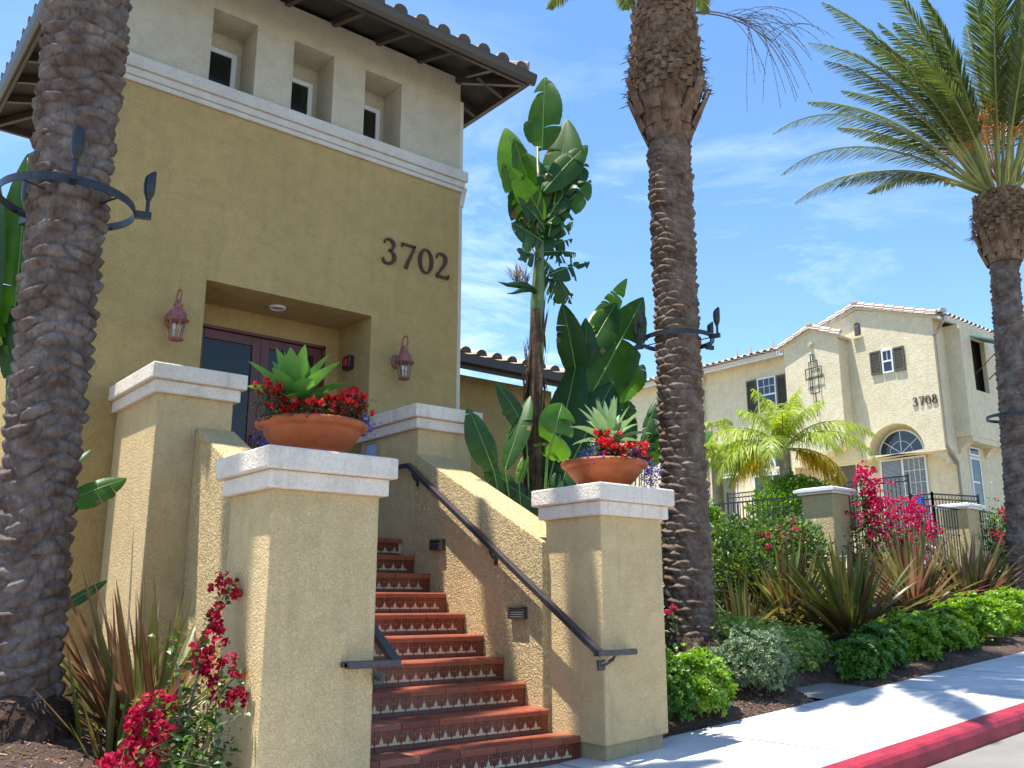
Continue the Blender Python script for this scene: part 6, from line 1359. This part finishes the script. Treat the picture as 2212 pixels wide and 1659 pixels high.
# ------------------------------------------------------------------ feathery queen palms in front of the house
def queen(label, x, y, zb, zt, lst, seed, ll=.5, mat=M_queen, r0=.13):
    rnd = random.Random(seed); r = thing("queen_palm", label, "palm tree", (x, y, zb), "feathery palms in front of the cream house")
    b = MB(); n = 14; b.tube([(x, y, zb + (zt - zb) * i / n) for i in range(n + 1)], [r0 * (1.25 - .25 * i / n) * (1 + .05 * (i % 2)) for i in range(n + 1)], 14); b.build("trunk", M_ring, r, smooth=True)
    for az, el, L, dr, k_ in lst:
        frond((x, y, zt), R(az), R(el), L, rnd, droop=dr, nl=85, ll=ll * .95, lw=.024, vee=-.05, fwd=.45, sag=.75, rr=.018, mats=[M_queen_y if k_ else mat, M_rachis], parent=r, bare=.18, curve=1.2, jit=.35)
qa_ = [(150, 84, 1.7, .7, 0), (60, 86, 1.7, .8, 0), (-30, 88, 1.75, .6, 0), (240, 80, 1.6, .9, 0), (-60, 78, 1.7, 1.0, 0), (120, 74, 1.7, 1.1, 0), (-45, 52, 2.4, 2.2, 0), (-62, 45, 2.3, 2.5, 0), (-75, 60, 2.1, 2.2, 0), (120, 50, 2.3, 2.4, 0), (140, 42, 2.4, 2.5, 0), (100, 55, 2.2, 2.2, 0), (160, 30, 2.1, 2.2, 0), (-50, 5, 1.7, 1.5, 1), (-65, -5, 1.6, 1.3, 1), (-38, 0, 1.6, 1.4, 1), (125, 5, 1.8, 1.6, 0), (110, 15, 1.9, 1.9, 0), (200, 40, 1.8, 2.2, 0), (215, 65, 1.9, 1.8, 0), (20, 40, 1.8, 2.2, 0), (140, 0, 1.5, 1.3, 1), (180, 60, 2.0, 1.9, 0), (-90, 40, 1.8, 2.2, 0)]
qa = [(150, 84, 1.7, .8, 0), (60, 86, 1.6, .9, 0), (-30, 88, 1.7, .7, 0), (240, 80, 1.5, 1.0, 0), (-60, 76, 1.6, 1.1, 0), (120, 74, 1.6, 1.2, 0), (-48, 50, 2.5, 1.75, 0), (-60, 38, 2.5, 2.0, 0), (130, 48, 2.4, 1.9, 0), (122, 32, 2.4, 2.0, 0), (145, 20, 2.2, 1.9, 0), (-50, -8, 1.7, 1.2, 1), (-65, 2, 1.7, 1.3, 1), (-40, -2, 1.6, 1.2, 1), (130, -5, 1.6, 1.2, 1), (110, 15, 1.9, 1.9, 0), (200, 35, 1.7, 2.0, 0), (215, 65, 1.7, 1.6, 0), (-90, 40, 1.8, 2.0, 0)]
queen("yellow green feathery palm with golden lower fronds in front of the cream house bay", 19.0, 12.85, 2.0, 4.75, qa, 3)
qb = [(130, 75, 1.7, 1.5, 0), (-50, 70, 1.7, 1.8, 0), (-60, 45, 1.8, 2.2, 0), (120, 50, 1.8, 2.3, 0), (100, 30, 1.7, 2.0, 0), (-75, 35, 1.7, 2.0, 0), (200, 50, 1.6, 2.2, 0), (-40, 20, 1.7, 1.8, 0), (140, 15, 1.6, 1.7, 0), (30, 60, 1.6, 2, 0), (160, 70, 1.7, 1.6, 0), (-55, 5, 1.5, 1.4, 0), (240, 20, 1.5, 1.7, 0), (-20, 60, 1.7, 2.0, 0)]
queen("smaller yellow green feathery palm right of the middle palm trunk", 19.0, 14.9, 2.0, 4.75, qb, 4)
queen("thin young feathery palm against the left wall of the cream house", 21.5, 17.0, 2.0, 6.2, [(130, 60, .8, 2, 0), (-50, 60, .8, 2.2, 0), (-60, 20, .8, 1.6, 0), (60, 60, .7, 2, 0), (110, 25, .8, 1.6, 0), (200, 40, .7, 2, 0)], 5, ll=.22, r0=.05)
